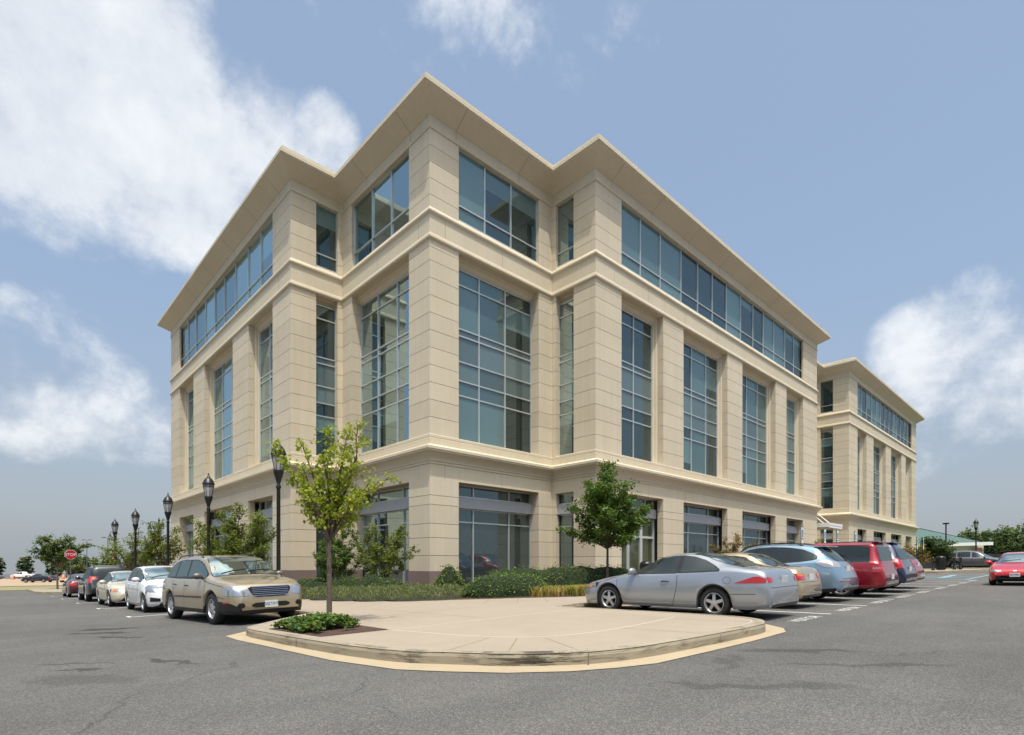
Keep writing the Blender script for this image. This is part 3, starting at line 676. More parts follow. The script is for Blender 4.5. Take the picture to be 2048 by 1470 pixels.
def make_car(name, label, col, P, lite=False, group=None, metal=.45):
    L, W, H = P['L'], P['W'], P['H']; r = P['r']; root = thing(name, label, P.get('cat', 'car'), group=group)
    top = smooth_tab(P['top']); belt = smooth_tab(P['belt']); sill = P.get('sill', .20)
    pm = paint('paint_'+name+str(len(bpy.data.materials)), col, metal)
    xw = [P['fw'], P['fw']+P['wb']]
    bot = P.get('bot', [(0, .34), (.05, .24), (.22, sill), (L-.4, sill+.02), (L-.05, sill+.06), (L, sill+.14)])
    hw_ = P.get('plan', [(0, .60), (.05, .70), (.15, .80), (.35, .89), (.7, .965), (1.3, 1), (L-1.0, 1), (L-.5, .985), (L-.2, .945), (L-.06, .89), (L, .82)])
    hw_ = smooth_tab([(a, b) for a, b in hw_])
    rw = P.get('rw', .56)
    arch = r+P.get('gap', .055)
    st = set()
    N1 = 60 if lite else 110
    for i in range(N1+1):
        s = i/N1; s = .5-.5*math.cos(PI*s) if True else s; st.add(round(L*s, 4))
    for x in xw:
        for i in range(25): st.add(round(x+arch*math.cos(PI*i/24), 4))
    st = sorted(s for s in st if 0 <= s <= L); st = [s for i, s in enumerate(st) if i == 0 or s-st[i-1] > .004]
    def zb(t):
        z = interp(bot, t)
        for x in xw:
            d = abs(t-x)
            if d < arch: z = max(z, r+math.sqrt(max(0, arch*arch-d*d)))
        return z
    def section(t):
        tp, b, w = interp(top, t), interp(belt, t), interp(hw_, t)*W/2; z0 = zb(t)
        b = min(b, tp-.01); h = tp-b; g = min(1, max(0, (h-.06)/.34)); g = g*g*(3-2*g)
        m = z0+(b-z0)
        bl = P.get('bulge', .0)
        zr = interp(bot, t)
        za, zc = max(z0+.02, zr+.10), max(z0+.03, zr+(b-zr)*.60)
        ins_ = .20 if .3 < t < L-.3 else .07
        A = [(w-ins_, z0+.0), (w-.035, z0), (w-.012, za), (w+.0, max(za+.01, zr+(b-zr)*.42)), (w-.004, max(zc, za+.02)), (w-.03, b-.035)]
        def mix(p, q): return (p[0]+(q[0]-p[0])*g, p[1]+(q[1]-p[1])*g)
        rww = rw*min(1, interp(hw_, t)+.02)
        A += [mix((w-.075, b+.25*h), (w-.065, b+.005)), mix((w*.82, b+.62*h), (w-.10, b+.035)),
              mix((w*.62, b+.86*h), (rww+.035, tp-.115)), mix((w*.42, tp-.05*h), (rww-.01, tp-.055)), mix((w*.22, tp-.01*h), (rww*.72, tp-.012)), (0, tp)]
        return A
    secs = [section(t) for t in st]; k = len(secs[0]); bm = MB()
    for t, sc in zip(st, secs):
        full = [(y, z) for y, z in sc]+[(-y, z) for y, z in reversed(sc[:-1])]
        bm.v += [(L/2-t, y, z) for y, z in full]
    K = 2*k-1
    for i in range(len(st)-1):
        for j in range(K-1): bm.f.append((i*K+j, i*K+j+1, (i+1)*K+j+1, (i+1)*K+j)); bm.mi.append(0)
        bm.f.append((i*K+K-1, i*K, (i+1)*K, (i+1)*K+K-1)); bm.mi.append(1)
    bm.f.append(tuple(range(K))); bm.mi.append(0); bm.f.append(tuple(range((len(st)-1)*K, len(st)*K))[::-1]); bm.mi.append(0)
    body = bm.build('body', [pm, TRIM], root, smooth=True)
    bb = bmesh.new(); bb.from_mesh(body.data); bvh = BVHTree.FromBMesh(bb); bb.free()
    if P.get('clad'):      # dark lower cladding belongs to the body mesh
        cz = P['clad']
        for p in body.data.polygons:
            if p.center.z < cz: p.material_index = 1
    # dark underbody and wheel wells
    ub = MB(); ub.box(-L/2+.62, L/2-.5, -W/2+.30, W/2-.30, .22, .62)
    for x in xw: ub.box(L/2-x-arch-.02, L/2-x+arch+.02, -W/2+.07, W/2-.07, r+arch*.72, r+arch+.02)
    ub.box(L/2-xw[1]+arch+.03, L/2-xw[0]-arch-.03, -W/2+.07, W/2-.07, sill+.03, sill+.2)
    ub.build('underbody', DARK, root)
    def put(nm, mode, outs, m, off=.006, d=1, both=True, n=14, kk=6, par=None, split=False):
        res = []; mb = MB()
        for sg in ((1, -1) if both else (1,)):
            ol = outs
            if mode == 'end' and sg < 0: ol = sorted([(-a, b, c) for a, b, c in outs])
            vs, fs = patch(bvh, ol, d, off, mode, L, sg, n, kk)
            if split: mb = MB()
            mb.add(vs, fs)
            if split and mb.f: res.append(mb.build(nm, m, par or root, smooth=True, fix=False))
        if not split and mb.f: res.append(mb.build(nm, m, par or root, smooth=True, fix=False))
        return res
    for w in P.get('side', []):      # side glass, one outline per pane on each side
        if not lite: put('window_trim', 'side', [(s+(-.02 if i == 0 else (.02 if i == len(w)-1 else 0)), a-.018, b+.018) for i, (s, a, b) in enumerate(w)], TRIM, .0035, split=True)
        put('side_window', 'side', w, CARGL, .007, split=True)
    if not lite:
        for w0, w1 in zip(P.get('side', []), P.get('side', [])[1:]):      # dark pillar between two side panes
            a_, b_ = w0[-1], w1[0]
            if b_[0]-a_[0] < .2: put('pillar_cover', 'side', [(a_[0]-.005, a_[1]-.01, a_[2]+.012), (b_[0]+.005, b_[1]-.01, b_[2]+.012)], TRIM, .0055, split=True, n=2)
    put('windscreen', 'top', P['ws'], CARGL2, .006, both=False, n=16, kk=14)
    if not lite: put('window_trim', 'top', [(P['ws'][0][0]-.02, P['ws'][0][1]-.02, P['ws'][0][2]+.02)]+[(a, b-.025, c+.025) for a, b, c in P['ws'][1:-1]]+[(P['ws'][-1][0]+.03, P['ws'][-1][1]-.02, P['ws'][-1][2]+.02)], TRIM, .003, both=False, n=16, kk=14)
    if P.get('rwt'): put('rear_window', 'top', P['rwt'], CARGL, .006, both=False, n=16, kk=14)
    if P.get('rwe'): put('rear_window', 'end', P['rwe'], CARGL, .006, d=-1, both=False, n=16, kk=10)
    for nm, mode, d, outs, m in P.get('parts', []): put(nm, mode, outs, m, .007, d=d, both=('centre' not in nm), split=True, par=None) if 'centre' not in nm else put(nm.replace('centre_', ''), mode, outs, m, .009, d=d, both=False)
    if not lite:
        zt = interp(top, L-.10)
        hwr = W/2*.80
        put('panel_gap', 'end', [(-hwr, .650, .660), (hwr, .650, .660)], TRIM, .003, d=-1, both=False, n=24, kk=1)
        for w in P.get('seams', []):
            for sg in (1, -1):
                s = seam(bvh, w, L, sides=(sg,))
                if s.f: s.build('panel_gap', TRIM, root, fix=False)
    def surf(mode, s, z, sg=1, d=1):
        if mode == 'side': h = bvh.ray_cast(Vector((L/2-s, sg*4, z)), Vector((0, -sg, 0)))[0]
        else: h = bvh.ray_cast(Vector((d*6, s, z)), Vector((-d, 0, 0)))[0]
        return h
    for s, z in P.get('handles', []):
        for sg in (1, -1):
            h = surf('side', s, z, sg)
            if h is None: continue
            mb = MB(); mb.tube([h+Vector((.09, 0, 0)), h+Vector((.06, sg*.03, .004)), h+Vector((-.06, sg*.03, .004)), h+Vector((-.09, 0, 0))], .013, 6)
            mb.build('door_handle', P.get('handle_mat', pm), root, smooth=True)
    if P.get('mirror'):
        s, z = P['mirror']
        for sg in (1, -1):
            h = surf('side', s, z, sg)
            if h is None: continue
            mb = MB(); c = h+Vector((.02, sg*.13, .05)); vs = []
            for i in range(7):
                th = PI*i/6
                for j in range(10):
                    ph = 2*PI*j/10
                    vs.append((c.x+.085*math.cos(th)*.9, c.y+.125*math.sin(th)*math.cos(ph), c.z+.085*math.sin(th)*math.sin(ph)))
            fs = [(i*10+j, i*10+(j+1) % 10, (i+1)*10+(j+1) % 10, (i+1)*10+j) for i in range(6) for j in range(10)]
            mb.add(vs, fs); mb.tube([h+Vector((0, -sg*.02, 0)), c+Vector((0, 0, -.03))], [.035, .03], 6)
            mb.build('wing_mirror', P.get('mirror_mat', pm), root, smooth=True)
    for kind, s, z, tx in P.get('plates', []):
        d = 1 if kind == 'front' else -1; h = surf('end', s, z, d=d)
        if h is None: continue
        mb = MB(); mb.box(-.008, .008, -.155, .155, -.078, .078); o = mb.build('number_plate', PLATEW, root, loc=h+Vector((d*.014, 0, 0)))
        if d < 0: o.rotation_euler = (0, R(P.get('plate_tilt', 0)), 0)
        if tx: text('lettering', tx, .098, PLATET, o, (d*.0095, 0, -.004), (R(90), 0, R(90)*d), .0006, .85)
    if P.get('rails'):
        a, b = P['rails']
        for sg in (1, -1):
            pts = []
            for i in range(13):
                t = a+(b-a)*i/12; z = interp(top, t); lift = .045 if 0 < i < 12 else -.015
                pts.append((L/2-t, sg*(rw-.06), z-.03+lift))
            mb = MB(); mb.tube(pts, .019, 6); mb.build('roof_rail', BLACK, root, smooth=True)
    if P.get('arch_trim') or True:
        am = P.get('arch_mat', TRIM)
        for x in xw:
            for sg in (1, -1):
                pts = []; mb = MB()
                prev = None
                for i in range(23):
                    a = PI*(-.02+1.04*i/22)
                    row = []
                    for rr in (arch-.006, arch+(.05 if P.get('flare') else .012)):
                        h = surf('side', x-rr*math.cos(a), r+rr*math.sin(a), sg)
                        row.append(h+Vector((0, sg*.003, 0)) if h else None)
                    if prev and None not in prev and None not in row: mb.add([prev[0], prev[1], row[1], row[0]], [(0, 1, 2, 3)])
                    prev = row
                if mb.f and not lite: mb.build('wheel_arch_lip', am, root, smooth=True, fix=False)
    for x in xw:
        for sg in (1, -1):
            e = make_wheel(r, P.get('tw', .21), sg, P.get('spokes', 5), P.get('rimr'), root)
            e.location = (L/2-x, sg*(W/2-.035-P.get('tw', .21)/2), r)
    for f in P.get('extra', []): f(root, bvh, P, pm)
    return root
def place(root, u, v, head):
    """stand the vehicle on the sloping ground, nose pointing along heading (radians in plan)"""
    e = .8; gu = (zg(u+e, v)-zg(u-e, v))/(2*e); gv = (zg(u, v+e)-zg(u, v-e))/(2*e)
    n = Vector((-gu, -gv, 1)).normalized(); x = Vector((math.cos(head), math.sin(head), 0)); x = (x-n*x.dot(n)).normalized(); y = n.cross(x)
    root.matrix_world = Matrix.Translation((u, v, zg(u, v)))@Matrix((x, y, n)).transposed().to_4x4()
    return root
def wiper(t0, t1, y0, y1):
    def f(root, bvh, P, pm):
        L = P['L']; pts = []
        for i in range(6):
            t = t0+(t1-t0)*i/5; y = y0+(y1-y0)*i/5; h = bvh.ray_cast(Vector((L/2-t, y, 5)), Vector((0, 0, -1)))[0]; pts.append(h+Vector((0, 0, .018)))
        mb = MB(); mb.tube(pts, .008, 5); mb.build('wiper', BLACK, root)
    return f
def bars(nm, z0, z1, y, n, m, d=1, rr=.008):
    def f(root, bvh, P, pm):
        mb = MB()
        for i in range(n):
            z = z0+(z1-z0)*i/(n-1); pts = []
            for j in range(9):
                h = bvh.ray_cast(Vector((d*6, -y+2*y*j/8, z)), Vector((-d, 0, 0)))[0]
                if h: pts.append(h+Vector((d*.014, 0, 0)))
            if len(pts) > 1: mb.tube(pts, rr, 5)
        mb.build(nm, m, root)
    return f
def spoiler(x0, x1, z, hw, m=None):
    def f(root, bvh, P, pm):
        L = P['L']; mb = MB(); mb.box(L/2-x1, L/2-x0, -hw, hw, z-.025, z+.012)
        o = mb.build('rear_spoiler', m or pm, root); bevel(o, .012)
    return f
def cap(nm, t, z, m=None, sg=1, s=.085):
    def f(root, bvh, P, pm):
        ring = [(t+s*math.cos(2*PI*i/20)*(1 if abs(math.cos(2*PI*i/20)) < .9 else .97), z+s*.85*math.sin(2*PI*i/20)) for i in range(21)]
        q = seam(bvh, ring, P['L'], .0035, sides=(sg,))
        q.build(nm, TRIM, root, fix=False)
    return f

# --- silver two-door coupe
COUPE = dict(L=4.77, W=1.81, H=1.41, r=.325, fw=.97, wb=2.67, rw=.555, tw=.20, spokes=5, sill=.19, rimr=.215,
    top=[(0, .50), (.05, .62), (.14, .69), (.4, .775), (.8, .86), (1.2, .925), (1.38, .955), (1.7, 1.10), (2.1, 1.28), (2.35, 1.355), (2.6, 1.40), (2.9, 1.41), (3.2, 1.385), (3.6, 1.29), (4.0, 1.155), (4.22, 1.085), (4.4, 1.065), (4.62, 1.03), (4.70, .95), (4.74, .78), (4.77, .60)],
    belt=[(0, .50), (.1, .62), (.5, .71), (.9, .80), (1.4, .885), (2.4, .925), (3.3, .975), (4.2, .99), (4.55, .96), (4.70, .86), (4.77, .58)],
    side=[[(1.52, .935, .945), (1.75, .94, 1.055), (2.0, .945, 1.165), (2.3, .95, 1.265), (2.55, .955, 1.31), (2.76, .96, 1.325)], [(2.86, .965, 1.325), (3.1, .975, 1.29), (3.35, .985, 1.215), (3.62, 1.0, 1.085), (3.74, 1.005, 1.015)]],
    ws=[(1.42, -.66, .66), (1.6, -.65, .65), (2.32, -.53, .53)], rwt=[(3.05, -.49, .49), (3.6, -.56, .56), (4.18, -.60, .60)],
    seams=[[(1.22, .86), (1.24, .60), (1.32, .30), (1.40, .24)], [(1.40, .24), (2.7, .235)], [(2.82, .96), (2.80, .60), (2.70, .235)], [(.05, .56), (.35, .60), (.55, .62)], [(4.0, .52), (4.5, .53)], [(1.2, .88), (1.22, .86)], [(.62, .70), (1.2, .87)]],
    handles=[(2.52, .77)], handle_mat=TRIM, mirror=(1.72, .95), plates=[('rear', 0, .80, '')], plate_tilt=-8,
    parts=[('tail_light', 'side', 0, [(4.10, .745, .755), (4.25, .745, .80), (4.45, .75, .875), (4.56, .75, .885), (4.68, .755, .84)], REDL), ('tail_light', 'end', -1, [(.60, .76, .85), (.76, .755, .87)], REDL),
           ('headlight', 'side', 0, [(.10, .56, .60), (.25, .575, .69), (.42, .62, .735), (.5, .68, .73)], HEADL), ('indicator', 'side', 0, [(.28, .575, .62), (.44, .60, .665)], AMBER)],
    extra=[wiper(1.5, 1.62, -.5, .1), cap('fuel_cap', 3.93, .80)])
make = lambda *a, **k: make_car(*a, **k)
car = place(make('parked_car', 'silver two-door coupe parked beside the rounded concrete kerb, nearest on the right', (.36, .385, .42), COUPE, metal=.6), -.66, -11.02, PI/2)
# --- beige sedan
SEDAN = dict(L=4.50, W=1.73, H=1.42, r=.31, fw=.88, wb=2.61, rw=.53, tw=.195, spokes=7, sill=.20,
    top=[(0, .52), (.05, .64), (.12, .70), (.4, .80), (.8, .88), (1.15, .93), (1.28, .965), (1.6, 1.13), (1.95, 1.31), (2.15, 1.38), (2.5, 1.42), (2.9, 1.415), (3.2, 1.37), (3.45, 1.26), (3.75, 1.09), (3.85, 1.05), (4.1, 1.04), (4.36, 1.02), (4.42, .94), (4.46, .80), (4.50, .62)],
    belt=[(0, .52), (.1, .63), (.6, .76), (1.2, .87), (2, .90), (3.5, .95), (4.1, .95), (4.4, .88), (4.50, .60)],
    side=[[(1.50, .92, .94), (1.75, .925, 1.07), (2.05, .93, 1.24), (2.25, .935, 1.30), (2.42, .94, 1.315)], [(2.50, .94, 1.32), (2.8, .95, 1.315), (3.05, .955, 1.28), (3.12, .96, 1.25)], [(3.16, .965, 1.23), (3.3, .97, 1.16), (3.50, .975, 1.01)]],
    ws=[(1.32, -.62, .62), (1.5, -.61, .61), (2.08, -.50, .50)], rwt=[(3.12, -.48, .48), (3.5, -.54, .54), (3.82, -.56, .56)],
    seams=[[(1.18, .86), (1.2, .5), (1.28, .25)], [(1.28, .25), (3.1, .25)], [(2.46, .94), (2.46, .25)], [(3.35, .93), (3.2, .62), (3.08, .40)]],
    handles=[(2.28, .79), (3.05, .81)], mirror=(1.62, .93), plates=[('rear', 0, .77, ''), ('front', 0, .42, '')],
    parts=[('tail_light', 'end', -1, [(.44, .70, .86), (.70, .70, .86), (.79, .71, .85)], REDL), ('tail_light', 'side', 0, [(4.24, .70, .87), (4.44, .70, .86)], REDL), ('indicator', 'end', -1, [(.50, .80, .86), (.74, .80, .86)], AMBER),
           ('headlight', 'end', 1, [(.36, .60, .69), (.60, .60, .71), (.72, .60, .70)], HEADL), ('indicator', 'side', 0, [(.14, .58, .66), (.36, .60, .70)], AMBER), ('centre_grille', 'end', 1, [(-.28, .60, .70), (.28, .60, .70)], TRIM), ('centre_intake', 'end', 1, [(-.4, .33, .42), (.4, .33, .42)], TRIM)],
    extra=[wiper(1.4, 1.5, -.45, .1)])
place(make('parked_car', 'beige sedan parked between the silver coupe and the pale blue crossover', (.52, .42, .27), SEDAN, metal=.6), 2.3, -10.72, PI/2)
# --- pale blue crossover
XOVER = dict(cat='SUV', L=4.74, W=1.84, H=1.69, r=.365, fw=.93, wb=2.715, rw=.60, tw=.225, spokes=5, sill=.26, clad=.36,
    top=[(0, .60), (.05, .74), (.15, .84), (.5, .95), (.9, 1.02), (1.15, 1.06), (1.5, 1.26), (1.9, 1.50), (2.15, 1.61), (2.6, 1.67), (3.1, 1.675), (3.7, 1.63), (4.05, 1.56), (4.3, 1.38), (4.5, 1.19), (4.60, 1.10), (4.66, .95), (4.70, .80), (4.74, .66)],
    belt=[(0, .60), (.2, .80), (.7, .92), (1.3, 1.0), (3, 1.06), (4.2, 1.14), (4.5, 1.08), (4.74, .64)],
    side=[[(1.42, 1.05, 1.065), (1.7, 1.06, 1.22), (2.0, 1.07, 1.41), (2.2, 1.075, 1.50), (2.42, 1.08, 1.545)], [(2.50, 1.085, 1.55), (2.9, 1.10, 1.565), (3.3, 1.115, 1.54), (3.36, 1.12, 1.53)], [(3.42, 1.125, 1.53), (3.75, 1.15, 1.46), (4.0, 1.19, 1.35), (4.1, 1.22, 1.27)]],
    ws=[(1.2, -.68, .68), (1.4, -.67, .67), (2.05, -.56, .56)], rwe=[(-.60, 1.16, 1.38), (-.45, 1.13, 1.50), (.45, 1.13, 1.50), (.60, 1.16, 1.38)],
    seams=[[(1.3, 1.0), (1.32, .5), (1.4, .40)], [(2.46, 1.06), (2.46, .40)], [(3.45, 1.1), (3.42, .85), (3.25, .60), (3.15, .40)], [(1.4, .40), (3.15, .40)]],
    handles=[(2.3, .93), (3.2, .96)], mirror=(1.62, 1.06), plates=[('rear', 0, .93, '')], rails=(1.9, 3.7), arch_mat=None,
    parts=[('tail_light', 'end', -1, [(.50, .98, 1.12), (.70, .96, 1.15), (.84, .98, 1.12)], mat('tail_lamp_clear', (.55, .50, .50), .1, .5, coat=1)), ('tail_light', 'side', 0, [(4.12, 1.08, 1.12), (4.32, .98, 1.17), (4.55, .96, 1.12)], mat('tail_lamp_clear', (.55, .50, .50), .1)), ('reflector', 'end', -1, [(.55, .56, .60), (.80, .56, .60)], REDL)],
    extra=[spoiler(3.98, 4.28, 1.56, .56), cap('fuel_cap', 3.95, .93)])
XOVER['arch_mat'] = TRIM
place(make('parked_suv', 'pale blue crossover with black roof rails and clear tail lamps, parked beside the beige sedan', (.24, .36, .46), XOVER, metal=.55), 5.05, -10.72, PI/2)
# --- red box-shaped crossover
FLEX = dict(cat='SUV', L=5.12, W=1.92, H=1.73, r=.375, fw=.97, wb=2.99, rw=.77, tw=.235, spokes=10, sill=.26, rimr=.275,
    top=[(0, .62), (.04, .80), (.1, .93), (.5, 1.02), (1.0, 1.07), (1.3, 1.10), (1.6, 1.32), (1.85, 1.52), (2.05, 1.63), (2.4, 1.71), (3.2, 1.73), (4.2, 1.72), (4.78, 1.69), (4.88, 1.60), (4.98, 1.20), (5.02, 1.05), (5.06, .82), (5.12, .64)],
    belt=[(0, .62), (.15, .90), (.8, 1.01), (1.4, 1.06), (3, 1.08), (4.8, 1.09), (4.98, 1.04), (5.12, .62)],
    plan=[(0, .78), (.06, .86), (.2, .93), (.6, .98), (1.3, 1), (4.3, 1), (4.85, .975), (5.0, .93), (5.12, .86)],
    side=[[(1.55, 1.09, 1.11), (1.75, 1.09, 1.28), (2.0, 1.09, 1.50), (2.15, 1.09, 1.56), (2.45, 1.09, 1.60)], [(2.52, 1.09, 1.61), (3.45, 1.09, 1.62)], [(3.5, 1.09, 1.62), (4.70, 1.09, 1.60)]],
    ws=[(1.36, -.74, .74), (1.5, -.73, .73), (2.02, -.65, .65)], rwe=[(-.72, 1.12, 1.55), (.72, 1.12, 1.55)],
    seams=[[(1.4, 1.05), (1.42, .38)], [(2.48, 1.07), (2.48, .36)], [(3.5, 1.07), (3.45, .8), (3.3, .42)], [(1.42, .38), (3.3, .38)]],
    handles=[(2.3, .96), (3.28, .97)], mirror=(1.72, 1.08), plates=[('rear', 0, .62, '')], rails=None,
    parts=[('tail_light', 'end', -1, [(.70, .80, 1.02), (.90, .80, 1.02)], REDL), ('tail_light', 'side', 0, [(4.80, .78, 1.03), (5.05, .78, 1.03)], REDL), ('reflector', 'side', 0, [(4.82, .87, .93), (5.03, .87, .93)], HEADL), ('centre_bumper_step', 'end', -1, [(-.8, .50, .60), (.8, .50, .60)], TRIM)],
    extra=[spoiler(4.72, 4.92, 1.70, .66)])
place(make('parked_suv', 'red box-shaped crossover with a flat dark rear window, parked beside the pale blue crossover', (.30, .012, .022), FLEX, metal=.4), 7.85, -10.92, PI/2)
# --- navy minivan-like SUV
VAN = dict(FLEX, spokes=5, L=5.05, W=1.95, H=1.78, r=.35, fw=.95, wb=3.0, rw=.66, sill=.28,
    top=[(0, .60), (.04, .76), (.12, .86), (.5, 1.0), (.9, 1.08), (1.3, 1.32), (1.7, 1.58), (1.95, 1.70), (2.3, 1.76), (3.2, 1.78), (4.3, 1.76), (4.60, 1.70), (4.75, 1.48), (4.88, 1.15), (4.95, .98), (5.0, .78), (5.05, .62)],
    belt=[(0, .60), (.15, .84), (.8, 1.0), (1.4, 1.06), (3, 1.08), (4.7, 1.10), (4.90, 1.0), (5.05, .60)],
    side=[[(1.3, 1.09, 1.11), (1.55, 1.09, 1.30), (1.9, 1.09, 1.56), (2.35, 1.09, 1.64)], [(2.42, 1.09, 1.65), (3.35, 1.09, 1.66)], [(3.42, 1.09, 1.66), (4.4, 1.12, 1.63), (4.62, 1.16, 1.40)]],
    ws=[(1.0, -.76, .76), (1.2, -.74, .74), (1.85, -.62, .62)], rwe=[(-.66, 1.14, 1.52), (.66, 1.14, 1.52)], plates=[('rear', 0, .80, '')], rails=(2.0, 4.3),
    parts=[('tail_light', 'end', -1, [(.72, .85, 1.20), (.92, .85, 1.14)], REDL), ('tail_light', 'side', 0, [(4.68, .84, 1.16), (4.92, .84, 1.10)], REDL), ('centre_bumper_step', 'end', -1, [(-.8, .50, .62), (.8, .50, .62)], TRIM)],
    extra=[spoiler(4.45, 4.66, 1.73, .60)])
place(make('parked_van', 'dark blue minivan with roof rails parked between two red vehicles', (.012, .02, .055), VAN, lite=True, metal=.3), 10.85, -10.9, PI/2)
place(make('parked_suv', 'red crossover with a sloping tail, farthest of the nose-in row beyond the blue minivan', (.33, .012, .02), dict(XOVER, clad=.44, rails=(1.9, 3.7), parts=[('tail_light', 'end', -1, [(.55, .95, 1.2), (.86, .95, 1.1)], REDL), ('tail_light', 'side', 0, [(4.25, .98, 1.2), (4.6, .95, 1.08)], REDL)]), lite=True, metal=.3), 13.8, -10.8, PI/2)
# --- champagne crossover at the left
PAC = dict(cat='SUV', L=5.05, W=2.01, H=1.69, r=.37, fw=1.02, wb=2.95, rw=.72, tw=.235, spokes=6, sill=.25, clad=.46, rimr=.235,
    top=[(0, .66), (.04, .82), (.10, .92), (.4, 1.01), (.85, 1.075), (1.12, 1.11), (1.22, 1.135), (1.55, 1.34), (1.85, 1.53), (2.08, 1.625), (2.5, 1.68), (3.2, 1.695), (3.9, 1.68), (4.35, 1.61), (4.62, 1.42), (4.82, 1.16), (4.9, 1.03), (4.97, .88), (5.02, .74), (5.05, .62)],
    belt=[(0, .64), (.15, .86), (.6, .97), (1.4, 1.045), (3, 1.08), (4.4, 1.13), (4.8, 1.03), (5.05, .60)],
    plan=[(0, .70), (.06, .78), (.15, .85), (.32, .91), (.7, .975), (1.3, 1), (3.9, 1), (4.5, .965), (4.8, .93), (4.97, .88), (5.05, .82)],
    side=[[(1.52, 1.10, 1.12), (1.75, 1.10, 1.29), (1.95, 1.10, 1.42), (2.15, 1.10, 1.50), (2.4, 1.10, 1.545), (2.74, 1.10, 1.555)], [(2.84, 1.105, 1.555), (3.2, 1.11, 1.565), (3.6, 1.12, 1.555)], [(3.68, 1.125, 1.55), (4.0, 1.135, 1.50), (4.3, 1.15, 1.38), (4.55, 1.165, 1.19)]],
    ws=[(1.27, -.78, .78), (1.42, -.77, .77), (2.06, -.64, .64)], rwe=[(-.62, 1.18, 1.45), (.62, 1.18, 1.45)],
    seams=[[(1.36, 1.04), (1.42, .55), (1.48, .30)], [(2.79, 1.08), (2.79, .30)], [(3.66, 1.1), (3.66, .85), (3.52, .55), (3.40, .30)], [(.36, .62), (.68, .66), (.72, .72)], [(.45, .885), (1.42, 1.02)]],
    handles=[(2.62, .92), (3.50, .95)], handle_mat=TRIM, mirror=(1.70, 1.10), mirror_mat=mat('mirror_brown', (.10, .085, .075), .3, coat=1), plates=[('front', .0, .46, '58273M7')], rails=(2.3, 4.2), arch_mat=mat('warm_plastic', (.045, .040, .036), .6),
    parts=[('headlight', 'end', 1, [(.48, .70, .80), (.56, .665, .86), (.72, .66, .885), (.92, .68, .87)], HEADL), ('headlight', 'side', 0, [(.12, .68, .87), (.30, .68, .89), (.42, .76, .87)], HEADL),
           ('centre_grille', 'end', 1, [(-.50, .80, .85), (-.42, .68, .86), (-.32, .635, .865), (.32, .635, .865), (.42, .68, .86), (.50, .80, .85)], DARK), ('side_marker', 'side', 0, [(.22, .50, .535), (.42, .50, .535)], REDL),
           ('fog_lamp', 'end', 1, [(.60, .44, .46), (.64, .39, .51), (.72, .39, .51), (.76, .44, .46)], DARK), ('centre_intake', 'end', 1, [(-.45, .42, .46), (-.36, .39, .50), (.36, .39, .50), (.45, .42, .46)], DARK),
           ('moulding', 'side', 0, [(1.55, .62, .66), (3.5, .62, .66)], mat('warm_plastic', (.07, .06, .05), .5))],
    extra=[bars('grille_bar', .665, .83, .43, 5, CHROME, 1, .007), wiper(1.36, 1.46, -.6, .05), wiper(1.36, 1.48, .05, .62), bars('chrome_brow', .868, .87, .47, 2, CHROME, 1, .014)])
place(make('parked_suv', 'champagne-coloured crossover with chrome grille parked at the rounded kerb, nearest on the left', (.43, .355, .235), PAC, metal=.55), -8.03, -2.05, -PI/2+.075)
# --- white hatchback
HATCH = dict(L=4.30, W=1.72, H=1.54, r=.305, fw=.84, wb=2.60, rw=.62, tw=.19, spokes=7, sill=.20,
    top=[(0, .56), (.05, .68), (.15, .78), (.5, .92), (.8, 1.0), (1.0, 1.06), (1.4, 1.28), (1.75, 1.44), (2.0, 1.50), (2.5, 1.54), (3.1, 1.53), (3.6, 1.47), (3.85, 1.36), (4.05, 1.12), (4.15, .98), (4.24, .76), (4.3, .58)],
    belt=[(0, .56), (.2, .74), (.7, .90), (1.2, .97), (3, 1.03), (3.9, 1.05), (4.2, .86), (4.3, .56)],
    side=[[(1.22, 1.0, 1.02), (1.5, 1.01, 1.20), (1.8, 1.015, 1.36), (2.1, 1.02, 1.42), (2.25, 1.02, 1.435)], [(2.33, 1.025, 1.44), (2.8, 1.035, 1.445), (3.1, 1.04, 1.43)], [(3.15, 1.045, 1.42), (3.5, 1.06, 1.33), (3.65, 1.08, 1.2)]],
    ws=[(1.04, -.66, .66), (1.2, -.65, .65), (1.84, -.54, .54)], rwe=[(-.55, 1.1, 1.35), (.55, 1.1, 1.35)],
    seams=[[(1.1, .95), (1.14, .5), (1.22, .28)], [(2.29, 1.02), (2.29, .28)], [(3.15, 1.03), (3.1, .6), (2.98, .36)], [(1.22, .28), (2.98, .28)]],
    handles=[(2.12, .90), (2.98, .92)], mirror=(1.42, 1.02), plates=[('front', 0, .50, '')],
    parts=[('headlight', 'end', 1, [(.40, .66, .69), (.55, .64, .76), (.78, .68, .84)], HEADL), ('headlight', 'side', 0, [(.12, .66, .76), (.35, .70, .86), (.55, .80, .89)], HEADL), ('centre_intake', 'end', 1, [(-.36, .32, .42), (.36, .32, .42)], DARK), ('fog_lamp', 'end', 1, [(.48, .36, .46), (.72, .36, .50)], DARK), ('centre_grille', 'end', 1, [(-.26, .66, .72), (.26, .66, .72)], DARK)],
    extra=[wiper(1.15, 1.25, -.5, .1)])
place(make('parked_car', 'white five-door hatchback parked behind the champagne crossover', (.70, .71, .72), HATCH, metal=.0), -8.26, 4.45, -PI/2)
place(make('parked_car', 'cream four-door sedan parked between the white hatchback and the black SUV', (.62, .56, .42), dict(SEDAN, plates=[]), metal=.2), -8.42, 10.2, -PI/2)
